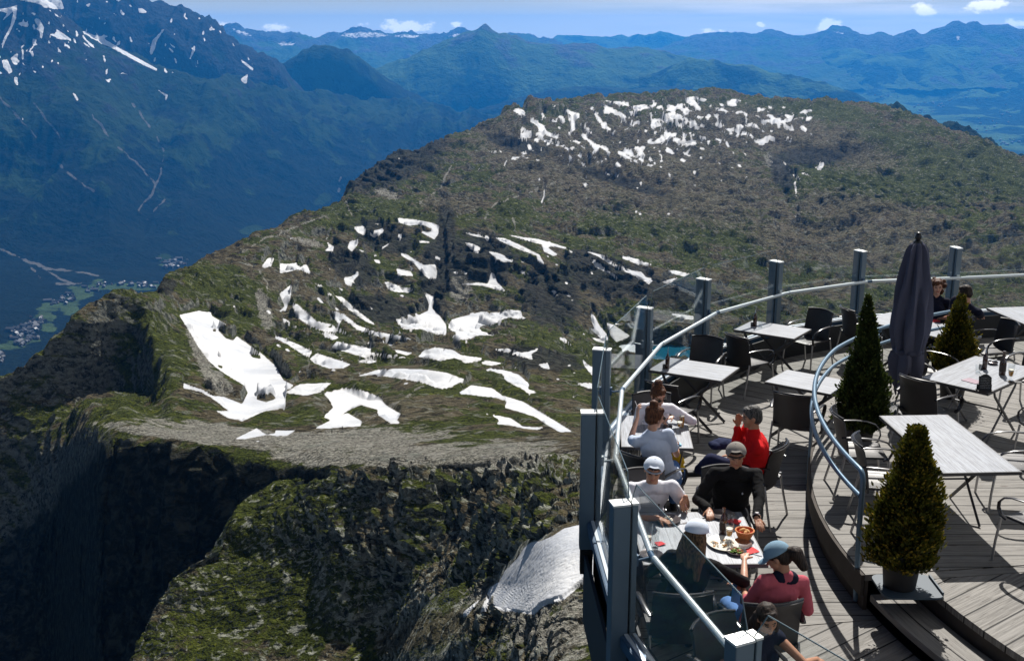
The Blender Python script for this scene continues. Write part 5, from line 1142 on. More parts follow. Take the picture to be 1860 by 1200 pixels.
def pillar_bottle(p, label, spout=False):
    t = empty('oil_bottle', p, 0, label, 'bottle')
    MB().lathe([(.0, .0), (.027, .0), (.029, .005), (.029, .15), (.024, .165), (.012, .18), (.012, .20), (.0, .20)], 18).build('glass_body', M_BROWN, t, smooth=True)
    MB().tube([(0, 0, .195), (0, 0, .235), (.006, 0, .285)], [.010, .006, .004], 8).build('pourer', M_STEEL, t, smooth=True)
    MB().box((-.045, 0, .03), (.03, .05, .06)).build('condiment_holder', M_LEG, t, bevel=.004)
    return t
def tumbler(p, label, h=.11, r=.034, fill=0.0, cat='glass', tall=False, group=None):
    t = empty('drinking_glass', p, 0, label, cat, group)
    MB().lathe([(.0, .004), (r*.78, .0), (r*.8, .004), (r, h), (r-.0022, h), (r*.76, .009), (.0, .009)], 24).build('glass_wall', M_TUMBLER, t, smooth=True)
    if fill:
        f = h*fill; MB().lathe([(.0, .010), (r*.74, .010), (r*(.76+.22*fill), f), (.0, f)], 20).build('beer', M_BEER, t, smooth=True)
        MB().lathe([(.0, f+.001), (r*(.75+.22*fill), f+.001), (r*(.77+.22*fill), f+.014), (.0, f+.012)], 20).build('foam', M_FOAM, t, smooth=True)
    return t
def beer_stem(p, label, h=.19, fill=.5, handle=False):
    t = empty('beer_glass', p, 0, label, 'glass')
    MB().lathe([(.0, .0), (.033, .0), (.034, .005), (.009, .014), (.010, .03), (.024, .05), (.030, .09), (.036, h), (.034, h), (.028, .09), (.021, .052), (.0, .038)], 24).build('glass_wall', M_TUMBLER, t, smooth=True)
    f = .05+(h-.05)*fill; MB().lathe([(.0, .041), (.019, .052), (.027, .09), (.0295, f), (.0, f)], 20).build('beer', M_BEER, t, smooth=True)
    MB().lathe([(.0, f+.001), (.0295, f+.001), (.0305, f+.018), (.0, f+.016)], 20).build('foam', M_FOAM, t, smooth=True)
    if handle: MB().tube([(.033, 0, h*.8), (.06, 0, h*.75), (.065, 0, h*.5), (.05, 0, h*.35), (.03, 0, h*.33)], .005, 8).build('handle', M_TUMBLER, t, smooth=True)
    return t
def plate(p, r, label, mat, sx=1.0, rz=0.0, cat='plate'):
    t = empty('plate', p, rz, label, cat)
    o = MB().lathe([(.0, .004), (r*.6, .004), (r*.68, .010), (r, .020), (r*.99, .024), (r*.66, .015), (r*.58, .009), (.0, .009)], 36).build('dish', mat, t, smooth=True)
    o.scale = (sx, 1, 1); return t
def leftovers(parent, mats, r, n, seed, z=.012, sz=.02, name='food'):
    rg = random.Random(seed)
    for m_ in mats:
        mb = MB()
        for k in range(n):
            a = rg.uniform(0, 6.28); q = r*math.sqrt(rg.random()); s_ = sz*rg.uniform(.5, 1.2); e = Euler((rg.uniform(-.6, .6), rg.uniform(-.6, .6), rg.uniform(0, 3))).to_matrix().to_4x4()
            prof = [(.0, -.3*s_), (.6*s_, -.1*s_), (.7*s_, .15*s_), (.0, .35*s_)]; sub = MB().lathe(prof, 7)
            mb.add([e @ Vector(v)+Vector((q*math.cos(a), q*math.sin(a), z+.2*s_+rg.uniform(0, sz*.5))) for v in sub.v], sub.f)
        mb.build(name, m_, parent, smooth=True)
def cutlery(p, rz, label, kind='knife'):
    t = empty(kind, p, rz, label, 'cutlery'); mb = MB()
    mb.box((0, -.05, .003), (.014, .10, .005))
    if kind == 'knife': mb.box((0, .05, .003), (.016, .10, .002))
    else:
        mb.box((0, .025, .003), (.006, .05, .003)); mb.box((0, .058, .003), (.022, .016, .002))
        for k in (-1, -.33, .33, 1): mb.box((k*.009, .082, .003), (.003, .034, .002))
    mb.build('blade' if kind == 'knife' else 'tines', M_STEEL, t); return t
def napkin(p, rz, label, s_=.11, mat=M_RED):
    g = [[(x, y, .004+.012*abs(math.sin(x*30+y*22))*(.3+.7*abs(x)/s_)) for x in np.linspace(-s_/2, s_/2, 7)] for y in np.linspace(-s_*.55, s_*.55, 7)]
    o = MB().surf(g, .0015).build('napkin', mat, None, smooth=True, loc=p, rz=rz); tag(o, label, 'napkin'); return o
T75 = .7505
def on(px, py, z=T75): return at(px, py, z)
# table A, B
pillar_bottle(on(1212, 669), 'dark oil bottle on the small table nearest the lake')
pillar_bottle(on(1371, 592), 'dark oil bottle on the second small table by the glass')
tumbler(on(1381, 593), 'empty tumbler beside the oil bottle on the second small table', .09, .032)
# lunch table
pl = plate(on(1312, 990), .16, 'large oval white platter with leftovers in the middle of the lunch table', M_PLATEW, .80, .35); leftovers(pl, [M_FOAM, M_BREAD], .10, 16, 4, sz=.016)
pl = plate(on(1312, 937), .115, 'empty dark metal plate in front of the man in black', M_PLATED)
pl = plate(on(1213, 946), .115, 'dark plate with scraps in front of the man in the white T-shirt', M_PLATED); leftovers(pl, [M_FOAM], .05, 6, 6, sz=.022)
pl = plate(on(1338, 1004), .085, 'small dark plate of green salad in front of the woman in pink', M_PLATED); leftovers(pl, [M_SALAD, M_FOOD], .05, 14, 7, sz=.024)
pl = plate(on(1183, 1010), .10, 'dark plate with a red napkin near the balustrade corner of the lunch table', M_PLATED)
bottle(on(1313, 968), 1.05, 'brown beer bottle standing between the plates on the lunch table')
beer_stem(on(1324, 982), 'half full beer glass beside the brown bottle on the lunch table', .165, .45)
tumbler(on(1178, 982), 'tall nearly empty glass behind the handrail on the lunch table', .17, .033, .18)
tumbler(on(1190, 994), 'tall empty glass in front of the other near the handrail', .17, .034, .0)
tumbler(on(1327, 952), 'empty tumbler behind the brown bottle by the bread basket', .11, .032)
bk = empty('bread_basket', on(1352, 977), 0, 'round orange wicker basket of bread lined with a red napkin', 'basket'); bk.scale = (.80,)*3
mb = MB()
for k in range(9): zz = .008+k*.010; r_ = .062+.036*(k/8)**.8; mb.tube([(r_*math.cos(a), r_*math.sin(a), zz+.002*math.sin(8*a)) for a in np.linspace(0, 2*math.pi, 31)], .0052, 6)
for a in np.linspace(0, 2*math.pi, 21)[:-1]: mb.tube([(.062*math.cos(a), .062*math.sin(a), .0), (.099*math.cos(a), .099*math.sin(a), .09)], .0032, 5)
mb.lathe([(.0, .003), (.062, .004)], 20); mb.build('wicker', M_WICKER, bk, smooth=True)
MB().tube([(.098*math.cos(a), .098*math.sin(a), .092) for a in np.linspace(0, 2*math.pi, 31)], .009, 8).build('rim', M_WICKER, bk, smooth=True)
MB().surf([[(x, y, .045+.03*math.sin(x*50+1)*math.sin(y*45)+.9*(x*x+y*y)*4) for x in np.linspace(-.075, .075, 9)] for y in np.linspace(-.075, .075, 9)], .002).build('lining_napkin', M_RED, bk, smooth=True)
br_ = MB()
for (x, y, a, s_) in ((-.02, .02, .5, 1.0), (.03, -.01, 1.9, .9), (0, -.04, 1.1, .8)):
    d_ = Vector((math.cos(a), math.sin(a), .1)); pts = [Vector((x, y, .085))+d_*t*.045*s_ for t in np.linspace(-1, 1, 7)]; br_.tube(pts, [.006, .018*s_, .023*s_, .024*s_, .023*s_, .018*s_, .006], 10)
br_.build('bread', M_BREAD, bk, smooth=True)
sv_ = empty('slotted_dish', on(1345, 990), .3, 'striped steel dish under the bread basket', 'dish')
MB().lathe([(.0, .004), (.06, .004), (.10, .016), (.098, .02), (.055, .009), (.0, .009)], 28).build('steel_bowl', M_STEEL, sv_, smooth=True)
napkin(on(1362, 1000), .5, 'crumpled red napkin at the right edge of the lunch table')
napkin(on(1333, 948), 1.1, 'red napkin between the dark plate and the bread basket', .10)
napkin(on(1199, 988), 2.0, 'small red napkin beside the tall glasses', .07)
cutlery(on(1364, 1004), .9, 'dark handled knife lying on the red napkin'); cutlery(on(1297, 940), -.9, 'fork lying against the dark metal plate', 'fork')
cutlery(on(1232, 952), -1.2, 'fork beside the plate of the man in the white T-shirt', 'fork'); cutlery(on(1160, 1008), -.8, 'knife near the balustrade corner of the lunch table')
# table H
beer_stem(on(1234, 782), 'beer glass with amber beer between the two women', .15, .35)
tumbler(on(1238, 776), 'tall full beer glass at the far right corner of the womens table', .155, .032, .82)
a_ = empty('ashtray', on(1213, 778), 0, 'round dark ashtray on the womens table', 'ashtray')
MB().lathe([(.0, .004), (.045, .0), (.052, .03), (.046, .032), (.040, .010), (.0, .010)], 22).build('bowl', M_PLATED, a_, smooth=True)
ph_ = MB().box((0, 0, .005), (.07, .14, .009)).build('mobile_phone', M_GASKET, None, bevel=.003, loc=on(1224, 800), rz=.2); tag(ph_, 'black phone lying on the womens table', 'phone')
lt = MB().box((0, 0, .009), (.024, .075, .016)).build('lighter_box', simple('light_blue_card', (.12, .42, .65), .5), None, bevel=.003, loc=on(1235, 808), rz=.05); tag(lt, 'small light blue packet near the edge of the womens table', 'packet')
# table F (raised deck)
TF = .35+T75
bottle(on(1820, 680, TF), 1.25, 'stout brown beer bottle right of the little chalkboard'); beer_stem(on(1835, 690, TF), 'beer glass with handle holding a half measure on the chalkboard table', .19, .42, True)
pillar_bottle(on(1788, 670, TF), 'red brown oil bottle with a steel pourer behind the little chalkboard'); tumbler(on(1776, 676, TF), 'small empty tumbler left of the oil bottle', .09, .034)
ch = empty('menu_chalkboard', on(1789, 711, TF), R(-8), 'small black chalkboard menu with a curved top standing on the table', 'sign')
prof = [(-.068, 0), (.068, 0), (.068, .155)]+[(.068-.136*t, .155+.030*math.sin(math.pi*min(1, t*1.15))*(1 if t < .87 else .0)+.012*(t)) for t in np.linspace(.1, .9, 7)]+[(-.068, .165)]
MB().extrude([(x, -.004+z*.28, z) for x, z in prof], (0, .010, 0)).build('slate', simple('chalkboard_black', (.012, .012, .014), .7), ch)
MB().box((0, .05, .035), (.16, .014, .07)).box((0, .02, .008), (.17, .10, .014)).build('stand', simple('black_card', (.02, .014, .014), .6), ch)
mb = MB(); rg = random.Random(5)   # chalk handwriting: rows of short uneven strokes
for row in range(7):
    zz = .148-row*.018; x = -.055+rg.uniform(0, .01)
    while x < .05:
        l_ = rg.uniform(.004, .011); mb.tube([(x, -.0062+zz*.28, zz+rg.uniform(-.003, .003)), (x+l_*.5, -.0062+zz*.28, zz+rg.uniform(-.002, .005)), (x+l_, -.0062+zz*.28, zz+rg.uniform(-.003, .003))], .0009, 4); x += l_+rg.uniform(.001, .006)
mb.build('chalk_writing', M_WHITEP, ch)
bk2 = MB().box((0, 0, .003), (.15, .19, .005)).build('menu_booklet', simple('mauve_menu_cover', (.20, .10, .15), .5), None, loc=on(1766, 692, TF), rz=.6); tag(bk2, 'mauve menu booklet lying left of the chalkboard', 'menu')
ph2 = MB().box((0, 0, .005), (.07, .15, .008)).build('mobile_phone', M_GASKET, None, bevel=.003, loc=on(1843, 694, TF), rz=1.25); tag(ph2, 'black phone lying at the right edge of the chalkboard table', 'phone')
a_ = empty('ashtray', on(1803, 661, TF), 0, 'dark ashtray holding a white paper behind the chalkboard', 'ashtray'); MB().lathe([(.0, .004), (.055, .0), (.062, .03), (.056, .032), (.05, .010), (.0, .010)], 22).build('bowl', M_PLATED, a_, smooth=True); MB().tube([(-.02, 0, .035), (.05, .02, .045)], .012, 8).build('rolled_paper', M_WHITEP, a_)
napkin(on(1697, 583), .3, 'red napkin on the couples table beside the parasol', .13)
# ================================================================ PEOPLE
def W(px, py, z): return at(px, py, z)
class Blob:
    def __init__(s): s.mb = MB()
    def cap(s, p0, r0, p1, r1, flat=1.0, seg=14, side=None):
        p0, p1 = Vector(p0), Vector(p1); d = p1-p0; L_ = d.length or 1e-4; t = d/L_
        a = (side-t*side.dot(t)).normalized() if side is not None else t.orthogonal().normalized(); b_ = t.cross(a)
        base = len(s.mb.v); rows = []
        for k in range(5): g = -math.pi/2+math.pi/2*(k+.25)/5; rows.append((p0+t*r0*math.sin(g), r0*math.cos(g)))
        for k in range(5): rows.append((p0.lerp(p1, k/4), r0+(r1-r0)*k/4))
        for k in range(1, 6): g = math.pi/2*(k-.25)/5; rows.append((p1+t*r1*math.sin(g), r1*math.cos(g)))
        for (c, r) in rows:
            for j in range(seg): q = 2*math.pi*j/seg; s.mb.v.append(tuple(c+a*math.cos(q)*r+b_*math.sin(q)*r*flat))
        n = len(rows)
        for i in range(n-1):
            for j in range(seg): j2 = (j+1) % seg; s.mb.f.append((base+i*seg+j, base+i*seg+j2, base+(i+1)*seg+j2, base+(i+1)*seg+j))
        s.mb.f.append(tuple(base+j for j in range(seg))[::-1]); s.mb.f.append(tuple(base+(n-1)*seg+j for j in range(seg))); return s
    def ell(s, c, r, M=None, seg=18):
        base = len(s.mb.v); c = Vector(c); n = 11
        for i in range(n):
            g = math.pi*(i+.35)/(n-.3)
            for j in range(seg):
                q = 2*math.pi*j/seg; v = Vector((r[0]*math.sin(g)*math.cos(q), r[1]*math.sin(g)*math.sin(q), -r[2]*math.cos(g)))
                s.mb.v.append(tuple(c+((M @ v) if M else v)))
        for i in range(n-1):
            for j in range(seg): j2 = (j+1) % seg; s.mb.f.append((base+i*seg+j, base+i*seg+j2, base+(i+1)*seg+j2, base+(i+1)*seg+j))
        s.mb.f.append(tuple(base+j for j in range(seg))[::-1]); s.mb.f.append(tuple(base+(n-1)*seg+j for j in range(seg))); return s
    def out(s, name, mats, parent=None, voxel=.007, smooth=4, fold=0.0, fs=14, paint=None, fold_dir=(1, 1, 1)):
        me = bpy.data.meshes.new(name); me.from_pydata(s.mb.v, [], s.mb.f)
        bm = bmesh.new(); bm.from_mesh(me); bmesh.ops.recalc_face_normals(bm, faces=bm.faces[:]); bm.to_mesh(me); bm.free()
        o = bpy.data.objects.new(name, me); COL.objects.link(o)
        m = o.modifiers.new('r', 'REMESH'); m.mode = 'VOXEL'; m.voxel_size = voxel
        m2 = o.modifiers.new('s', 'SMOOTH'); m2.factor = .5; m2.iterations = smooth
        dg = bpy.context.evaluated_depsgraph_get(); ev = o.evaluated_get(dg); nm = bpy.data.meshes.new_from_object(ev)
        o.modifiers.clear(); o.data = nm; nm.name = name; bpy.data.meshes.remove(me)
        co = np.empty(len(nm.vertices)*3, np.float32); nm.vertices.foreach_get('co', co); co = co.reshape(-1, 3).astype(float)
        if fold:
            no = np.empty(len(nm.vertices)*3, np.float32); nm.vertices.foreach_get('normal', no); no = no.reshape(-1, 3)
            f = fbm(co[:, 0]*fold_dir[0], co[:, 1]*fold_dir[1], co[:, 2]*fold_dir[2], 1.0/fs, 3, .5, int(fs*10), True)
            co = co+no*(f*fold)[:, None]; nm.vertices.foreach_set('co', co.astype(np.float32).ravel())
        nm.materials.clear()
        for mm in mats: nm.materials.append(mm)
        if paint is not None and len(mats) > 1:
            cc = np.empty(len(nm.polygons)*3, np.float32); nm.polygons.foreach_get('center', cc); idx = paint(cc.reshape(-1, 3)); nm.polygons.foreach_set('material_index', idx.astype(np.int32))
        nm.polygons.foreach_set('use_smooth', [True]*len(nm.polygons)); nm.update()
        if parent is not None: o.parent = parent
        return o
def ik(a, c, l1, l2, hint):
    a, c = Vector(a), Vector(c); d = c-a; L_ = d.length; mx_ = (l1+l2)*.995
    if L_ > mx_: c = a+d*(mx_/L_); d = c-a; L_ = mx_
    k = (l1*l1-l2*l2+L_*L_)/(2*L_); h = math.sqrt(max(l1*l1-k*k, 0)); t = d.normalized(); hv = Vector(hint); hv = (hv-t*hv.dot(t)).normalized()
    return a+t*k+hv*h, c
def skin_mat(name, col, dark=.55):
    b = NB(name); oc = b.n('TexCoord').outputs['Object']; n = b.noise(oc, 16, 4); s = b.bsdf(Base_Color=b.mix(n, tuple(q*.82 for q in col), tuple(q*1.12 for q in col)), Roughness=.5); s.inputs['Subsurface Weight'].default_value = .08; s.inputs['Subsurface Radius'].default_value = (.02, .008, .004); return b.m
SK1 = skin_mat('tanned_skin', (.46, .22, .13)); SK2 = skin_mat('light_skin', (.55, .30, .20)); SK3 = skin_mat('warm_brown_skin', (.40, .19, .11))
EYE = simple('dark_eye', (.015, .01, .008), .3); LIP = simple('lips', (.36, .10, .08), .5)
def hair_mat(name, c1, c2):
    b = NB(name); oc = b.n('TexCoord').outputs['Object']; n = b.n('TexNoise', {'Vector': vscale(b, oc, (60, 60, 9)), 'Scale': 1.6, 'Detail': 4}).outputs['Fac']
    s = b.bsdf(Base_Color=b.mix(b.ramp(n, .35, .65), c1, c2), Roughness=.6); s.inputs['Specular IOR Level'].default_value = .25; b.bump(s, n, .6, .006); return b.m
H_DARK = hair_mat('dark_brown_hair', (.010, .007, .006), (.045, .028, .02)); H_RED = hair_mat('auburn_hair', (.03, .011, .006), (.13, .05, .022)); H_GREY = hair_mat('grey_black_hair', (.02, .02, .02), (.11, .105, .10)); H_BROWN = hair_mat('long_brown_hair', (.03, .018, .010), (.17, .10, .05))
def cloth(name, col, var=.12): return simple(name, col, .88, 0, .12, var, 9, .25)
def hand(B, w_, d, n, side, curl=.5):
    """w_ wrist, d finger direction, n palm normal, side +1: thumb towards +s"""
    d = Vector(d).normalized(); n = Vector(n); n = (n-d*n.dot(d)).normalized(); s_ = d.cross(n).normalized()*side
    w_ = Vector(w_); pc = w_+d*.045
    B.cap(w_, .024, w_+d*.03, .028, .62, side=s_); B.cap(w_+d*.025+s_*.012, .022, w_+d*.075+s_*.016, .018, .62, side=s_); B.cap(w_+d*.025-s_*.012, .022, w_+d*.07-s_*.018, .016, .62, side=s_)
    for k, (off_, ln) in enumerate(((.030, .068), (.0105, .078), (-.0095, .072), (-.029, .056))):
        p = w_+d*(.082-.004*abs(k-1))+s_*off_; dr = (d+s_*off_*1.6).normalized(); c_ = curl*(.8+.12*k)
        for m_, (f_, r_) in enumerate(((.45, .0092), (.32, .0085), (.25, .0078))):
            ang = c_*(.55+.35*m_); dr = (dr*math.cos(ang)+n*math.sin(ang)).normalized() if m_ else (dr*math.cos(ang*.6)+n*math.sin(ang*.6)).normalized()
            q = p+dr*ln*f_; B.cap(p, r_, q, r_*.93, seg=8); p = q
    p = w_+d*.028+s_*.026; dr = (d*.65+s_*.62+n*.35).normalized(); q = p+dr*.036; B.cap(p, .0125, q, .0108, seg=8); dr = (dr*.7+d*.45+n*.25*curl).normalized(); B.cap(q, .0105, q+dr*.028, .009, seg=8)
def person(label, seat, deg, head, look=(0, 20, 0), rw=None, lw=None, rh=(0, 0, -1), lh=(0, 0, -1), skin=SK1, hair='short', hairm=H_DARK, shirt=None, sleeve=1.0, trousers=None, shoes=None, girth=1.0, female=False,
           legs=None, hands=((0, 1, -.2), (0, 0, -1), .5, (0, 1, -.2), (0, 0, -1), .5), capm=None, cap_back=False, glasses=False, scarf=None, scale=1.0, collar=0.0, z0=0.0, short_shorts=False, hip_z=.52, beard=False, dress_open=None):
    base = Vector((seat[0], seat[1], z0)); rz = R(deg-90); Mi = Matrix.Rotation(-rz, 3, 'Z')
    loc = lambda w_: Mi @ (Vector(w_)-base)
    HC = loc(W(*head)); f = girth; sw = (.165 if female else .19)*scale
    HM = Euler((R(-look[1]), R(look[2]), R(look[0])), 'XYZ').to_matrix()
    hips = Vector((0, 0, hip_z)); up = HM @ Vector((0, 0, 1)); k = scale
    nb_ = HC-up*.10*k-Vector((0, .0, .075*k)) - (HM @ Vector((0, .02, 0)))        # base of neck
    spine = (nb_-hips); st = spine.normalized(); sc = nb_-st*.055*k
    slat = Vector((1, 0, 0)); slat = (slat-st*slat.dot(st)).normalized(); fwd = st.cross(slat)*-1
    if fwd.y < 0: fwd = -fwd
    chest = hips.lerp(nb_, .66); belly = hips.lerp(nb_, .30)
    TM = Matrix((slat, fwd, st)).transposed()
    shR, shL = sc+slat*sw, sc-slat*sw
    def arm(sh, wr, hint, dflt):
        wv = loc(W(*wr)) if wr is not None else Vector(dflt); return ik(sh, wv, .285*k, .25*k, hint)
    eR, wR = arm(shR, rw, rh, (.2, .38, .60)); eL, wL = arm(shL, lw, lh, (-.2, .38, .60))
    lg = legs or [((.10, .42, .50), (.12, .40, .09)), ((-.10, .42, .50), (-.12, .44, .09))]
    body = Blob(); D = lambda b_, c, r, g: b_.ell(c, (r[0]*g*k, r[1]*g*k, r[2]*k), TM)
    cw = .88 if female else 1.0
    def torso(b_, g, low=True):
        D(b_, chest, (.165*cw, .108, .165), g*f); D(b_, belly, (.142*cw, .108*(f**.6), .15), g*f); D(b_, hips+Vector((0, .01, .02)), (.17, .13, .11), g*f)
        D(b_, hips.lerp(nb_, .5), (.15*cw, .108, .16), g*f); b_.cap(shR-slat*.03, .055*g*k, shL+slat*.03, .055*g*k, 1.0)
        b_.cap(sc+slat*.07, .062*g*k, nb_+st*.0, .052*g*k); b_.cap(sc-slat*.07, .062*g*k, nb_, .052*g*k)
        if female: b_.ell(chest+slat*.065+fwd*.085-st*.02, (.058*g, .05*g, .058*g)).ell(chest-slat*.065+fwd*.085-st*.02, (.058*g, .05*g, .058*g))
    torso(body, .93)
    for sh, el, wr in ((shR, eR, wR), (shL, eL, wL)):
        m = .86 if female else 1.0; body.cap(sh, .050*m*k, el, .037*m*k); mid = el.lerp(wr, .35); body.cap(el, .038*m*k, mid, .036*m*k); body.cap(mid, .036*m*k, wr, .024*m*k)
    for i, (kn, an) in enumerate(lg):
        kn, an = Vector(kn), Vector(an); hp = Vector((.085 if kn.x > lg[1-i][0][0] else -.085, .02, hip_z-.01)); body.cap(hp, .08*k, kn, .052*k); body.cap(kn, .050*k, kn.lerp(an, .35), .050*k); body.cap(kn.lerp(an, .35), .050*k, an, .032*k)
    hd = lambda v: HC+(HM @ (Vector(v)*k*.97))
    body.ell(hd((0, -.008, .02)), (.073*k, .092*k, .092*k), HM); body.cap(hd((0, .03, -.02)), .062*k, hd((0, .045, -.078)), .036*k); body.ell(hd((0, .035, -.02)), (.063*k, .055*k, .078*k), HM)
    body.cap(hd((0, .088, .006)), .009*k, hd((0, .106, -.026)), .0125*k, seg=8); body.ell(hd((0, .082, -.055)), (.024*k, .013*k, .010*k), HM); body.cap(hd((-.035, .072, .024)), .012*k, hd((.035, .072, .024)), .012*k, seg=8)
    body.ell(hd((0, .076, -.092)), (.02*k, .016*k, .014*k), HM)
    for sg in (-1, 1): body.ell(hd((sg*.076, -.008, -.012)), (.010*k, .019*k, .030*k), HM, 10)
    body.cap(nb_-st*.03, .060*k*cw, hd((0, -.015, -.05)), .052*k*cw)
    hR, nR, cR, hL, nL, cL = hands
    hand(body, wR, Mi @ Vector(hR), Mi @ Vector(nR), -1, cR); hand(body, wL, Mi @ Vector(hL), Mi @ Vector(nL), 1, cL)
    eyes = [hd((-.029, .083, .006)), hd((.029, .083, .006))]; lip = hd((0, .094, -.055)); brows = [hd((-.031, .086, .026)), hd((.031, .086, .026))]
    HMi = HM.inverted()
    def paint(c):
        idx = np.zeros(len(c), int); M3 = np.array(HMi); h = (c-np.array(HC)) @ M3.T/k
        for sg in (-1, 1):
            e_ = ((h[:, 0]-sg*.030)/.015)**2+((h[:, 2]-.004)/.007)**2; idx[(e_ < 1) & (h[:, 1] > .05)] = 1
            e_ = ((h[:, 0]-sg*.032)/.020)**2+((h[:, 2]-.026)/.006)**2; idx[(e_ < 1) & (h[:, 1] > .05)] = 1
        e_ = (h[:, 0]/.024)**2+((h[:, 2]+.054)/.008)**2; idx[(e_ < 1) & (h[:, 1] > .07)] = 2
        if capm is not None: idx[(h[:, 2] > .048) & (np.hypot(h[:, 0], h[:, 1]) > .03)] = 3
        if beard: idx[(h[:, 2] < -.045) & (h[:, 1] > .03) & (h[:, 2] > -.14) & (idx == 0)] = 3
        return idx
    bo = body.out('person', [skin, EYE, LIP, hairm], None, .0065, 3, paint=paint); bo.location = base; bo.rotation_euler = (0, 0, rz)
    tag(bo, label, 'person')
    # clothes
    sh_ = Blob(); torso(sh_, 1.07)
    for sh, el, wr in ((shR, eR, wR), (shL, eL, wL)):
        m = .9 if female else 1.0
        if sleeve <= 1: sh_.cap(sh, .066*m*k, sh.lerp(el, .62*sleeve), .060*m*k)
        else: t = sleeve-1; sh_.cap(sh, .062*m*k, el, .050*m*k); sh_.cap(el, .050*m*k, el.lerp(wr, .90*t), .038*m*k)
    if collar: sh_.cap(nb_-st*.04, .068*k, nb_+st*collar, .062*k)
    sh_.out('shirt', [shirt], bo, .009, 3, .0065, 13)
    tr = Blob(); D(tr, hips+Vector((0, .01, .0)), (.175, .135, .10), 1.06*f)
    for i, (kn, an) in enumerate(lg):
        kn, an = Vector(kn), Vector(an); hp = Vector((.085 if kn.x > lg[1-i][0][0] else -.085, .02, hip_z-.01)); tr.cap(hp, .096*k, kn, .068*k)
        if not short_shorts: tr.cap(kn, .068*k, kn.lerp(an, .9), .055*k)
    tr.out('trousers', [trousers], bo, .011, 3, .006, 11)
    for kn, an in lg:
        so = Blob(); kn, an = Vector(kn), Vector(an); d = (Vector((0, 1, -.02))-(an-kn).normalized()*.1).normalized(); so.cap(an+Vector((0, -.03, -.035)), .040*k, an+d*.16*k+Vector((0, 0, -.05)), .036*k, .8); so.cap(an, .042*k, an+Vector((0, 0, -.03)), .044*k)
        so.out('shoe', [shoes or M_GASKET], bo, .011, 2)
    # hair
    h = Blob(); e = lambda v, r: h.ell(hd(v), tuple(q*k for q in r), HM)
    hs = .85 if (capm is not None) else 1.0
    if hair in ('short', 'bun', 'long', 'curly', 'pony'):
        e((0, -.020, .036*hs), (.082, .094, .090*hs)); e((0, -.050, -.01), (.074, .062, .075)); e((0, .035, .085*hs), (.062, .045, .030))
    if hair == 'bun': e((.0, -.055, .140), (.046, .046, .038)); e((0, -.09, .06), (.055, .04, .05)); e((.055, -.02, .0), (.03, .05, .06)); e((-.055, -.02, .0), (.03, .05, .06))
    if hair == 'long':
        for sx_ in (-.05, 0, .05): h.cap(hd((sx_, -.062, -.03)), .045*k, hd((sx_*1.5, -.085, -.17)), .048*k); h.cap(hd((sx_*1.5, -.085, -.17)), .048*k, hd((sx_*1.75, -.10, -.34)), .024*k)
        h.cap(hd((.068, -.02, -.02)), .026*k, hd((.085, -.02, -.20)), .026*k); h.cap(hd((-.068, -.02, -.02)), .026*k, hd((-.085, -.02, -.20)), .026*k)
    if hair == 'curly':
        rg = random.Random(3)
        for q in range(34):
            a = rg.uniform(0, 6.28); zz = rg.uniform(-.17, .09); r_ = .085+.03*rg.random()
            if math.sin(a) > .45 and zz < .045: continue
            e((r_*math.cos(a), r_*math.sin(a)*.95-.02, zz), (.034, .034, .036))
    if hair == 'pony':
        h.cap(hd((0, -.09, .01)), .035*k, hd((0, -.15, -.03)), .055*k); h.cap(hd((0, -.15, -.03)), .055*k, hd((.0, -.15, -.15)), .035*k)
    h.out('hair', [hairm], bo, .0085, 4, .0045, 26, fold_dir=(1.6, 1.6, .4))
    if capm is not None:
        sgn = -1 if cap_back else 1; cp = MB(); n = 14; seg = 28
        for i in range(n+1):
            g = math.pi/2*i/n
            for j in range(seg):
                q = 2*math.pi*j/seg; x, y = .094*math.sin(g)*math.cos(q), .108*math.sin(g)*math.sin(q); zz = .026+.092*math.cos(g)
                if cap_back and math.sin(q) > .66 and g > .75: zz = max(zz, .030+.056*min(1, (math.sin(q)-.66)/.22))
                cp.v.append(tuple(hd((x, y-.010, zz))))
        for i in range(n):
            for j in range(seg): j2 = (j+1) % seg; cp.f.append((i*seg+j, i*seg+j2, (i+1)*seg+j2, (i+1)*seg+j))
        co_ = cp.build('cap', capm, bo, smooth=True)
        sm_ = MB()
        for a in np.linspace(0, math.pi, 4)[:-1]: sm_.tube([hd((.0955*math.sin(g)*math.cos(a+.5), .1095*math.sin(g)*math.sin(a+.5)-.010, .0275+.0925*math.cos(g))) for g in np.linspace(-1.35, 1.35, 15)], .0013, 5)
        if cap_back: sm_.tube([hd((.094*math.cos(q), .108*math.sin(q)-.010, .030)) for q in np.linspace(.7, math.pi-.7, 9)], .007, 6)
        sm_.build('seams', SEAM if capm is not CAPG else M_GASKET, co_)
        so_ = co_.modifiers.new('t', 'SOLIDIFY'); so_.thickness = .004; so_.offset = 1
        grid = []
        for u in np.linspace(0, 1, 7):
            row = []
            for a in np.linspace(-1.05, 1.05, 13):
                x = (.094+.0*u)*math.sin(a)*(1-.10*u); y = sgn*(.095*math.cos(a)+.085*u*math.cos(a*.85)); row.append(hd((x, y-.010, .036-.10*x*x/.094*2.2-.022*u)))
            grid.append(row)
        MB().surf(grid, .004).build('brim', capm, co_, smooth=True)
        MB().lathe([(.0, .004), (.007, .002), (.008, -.002)], 10).build('button', capm, co_).matrix_basis = Matrix.Translation(hd((0, -.010, .121)))
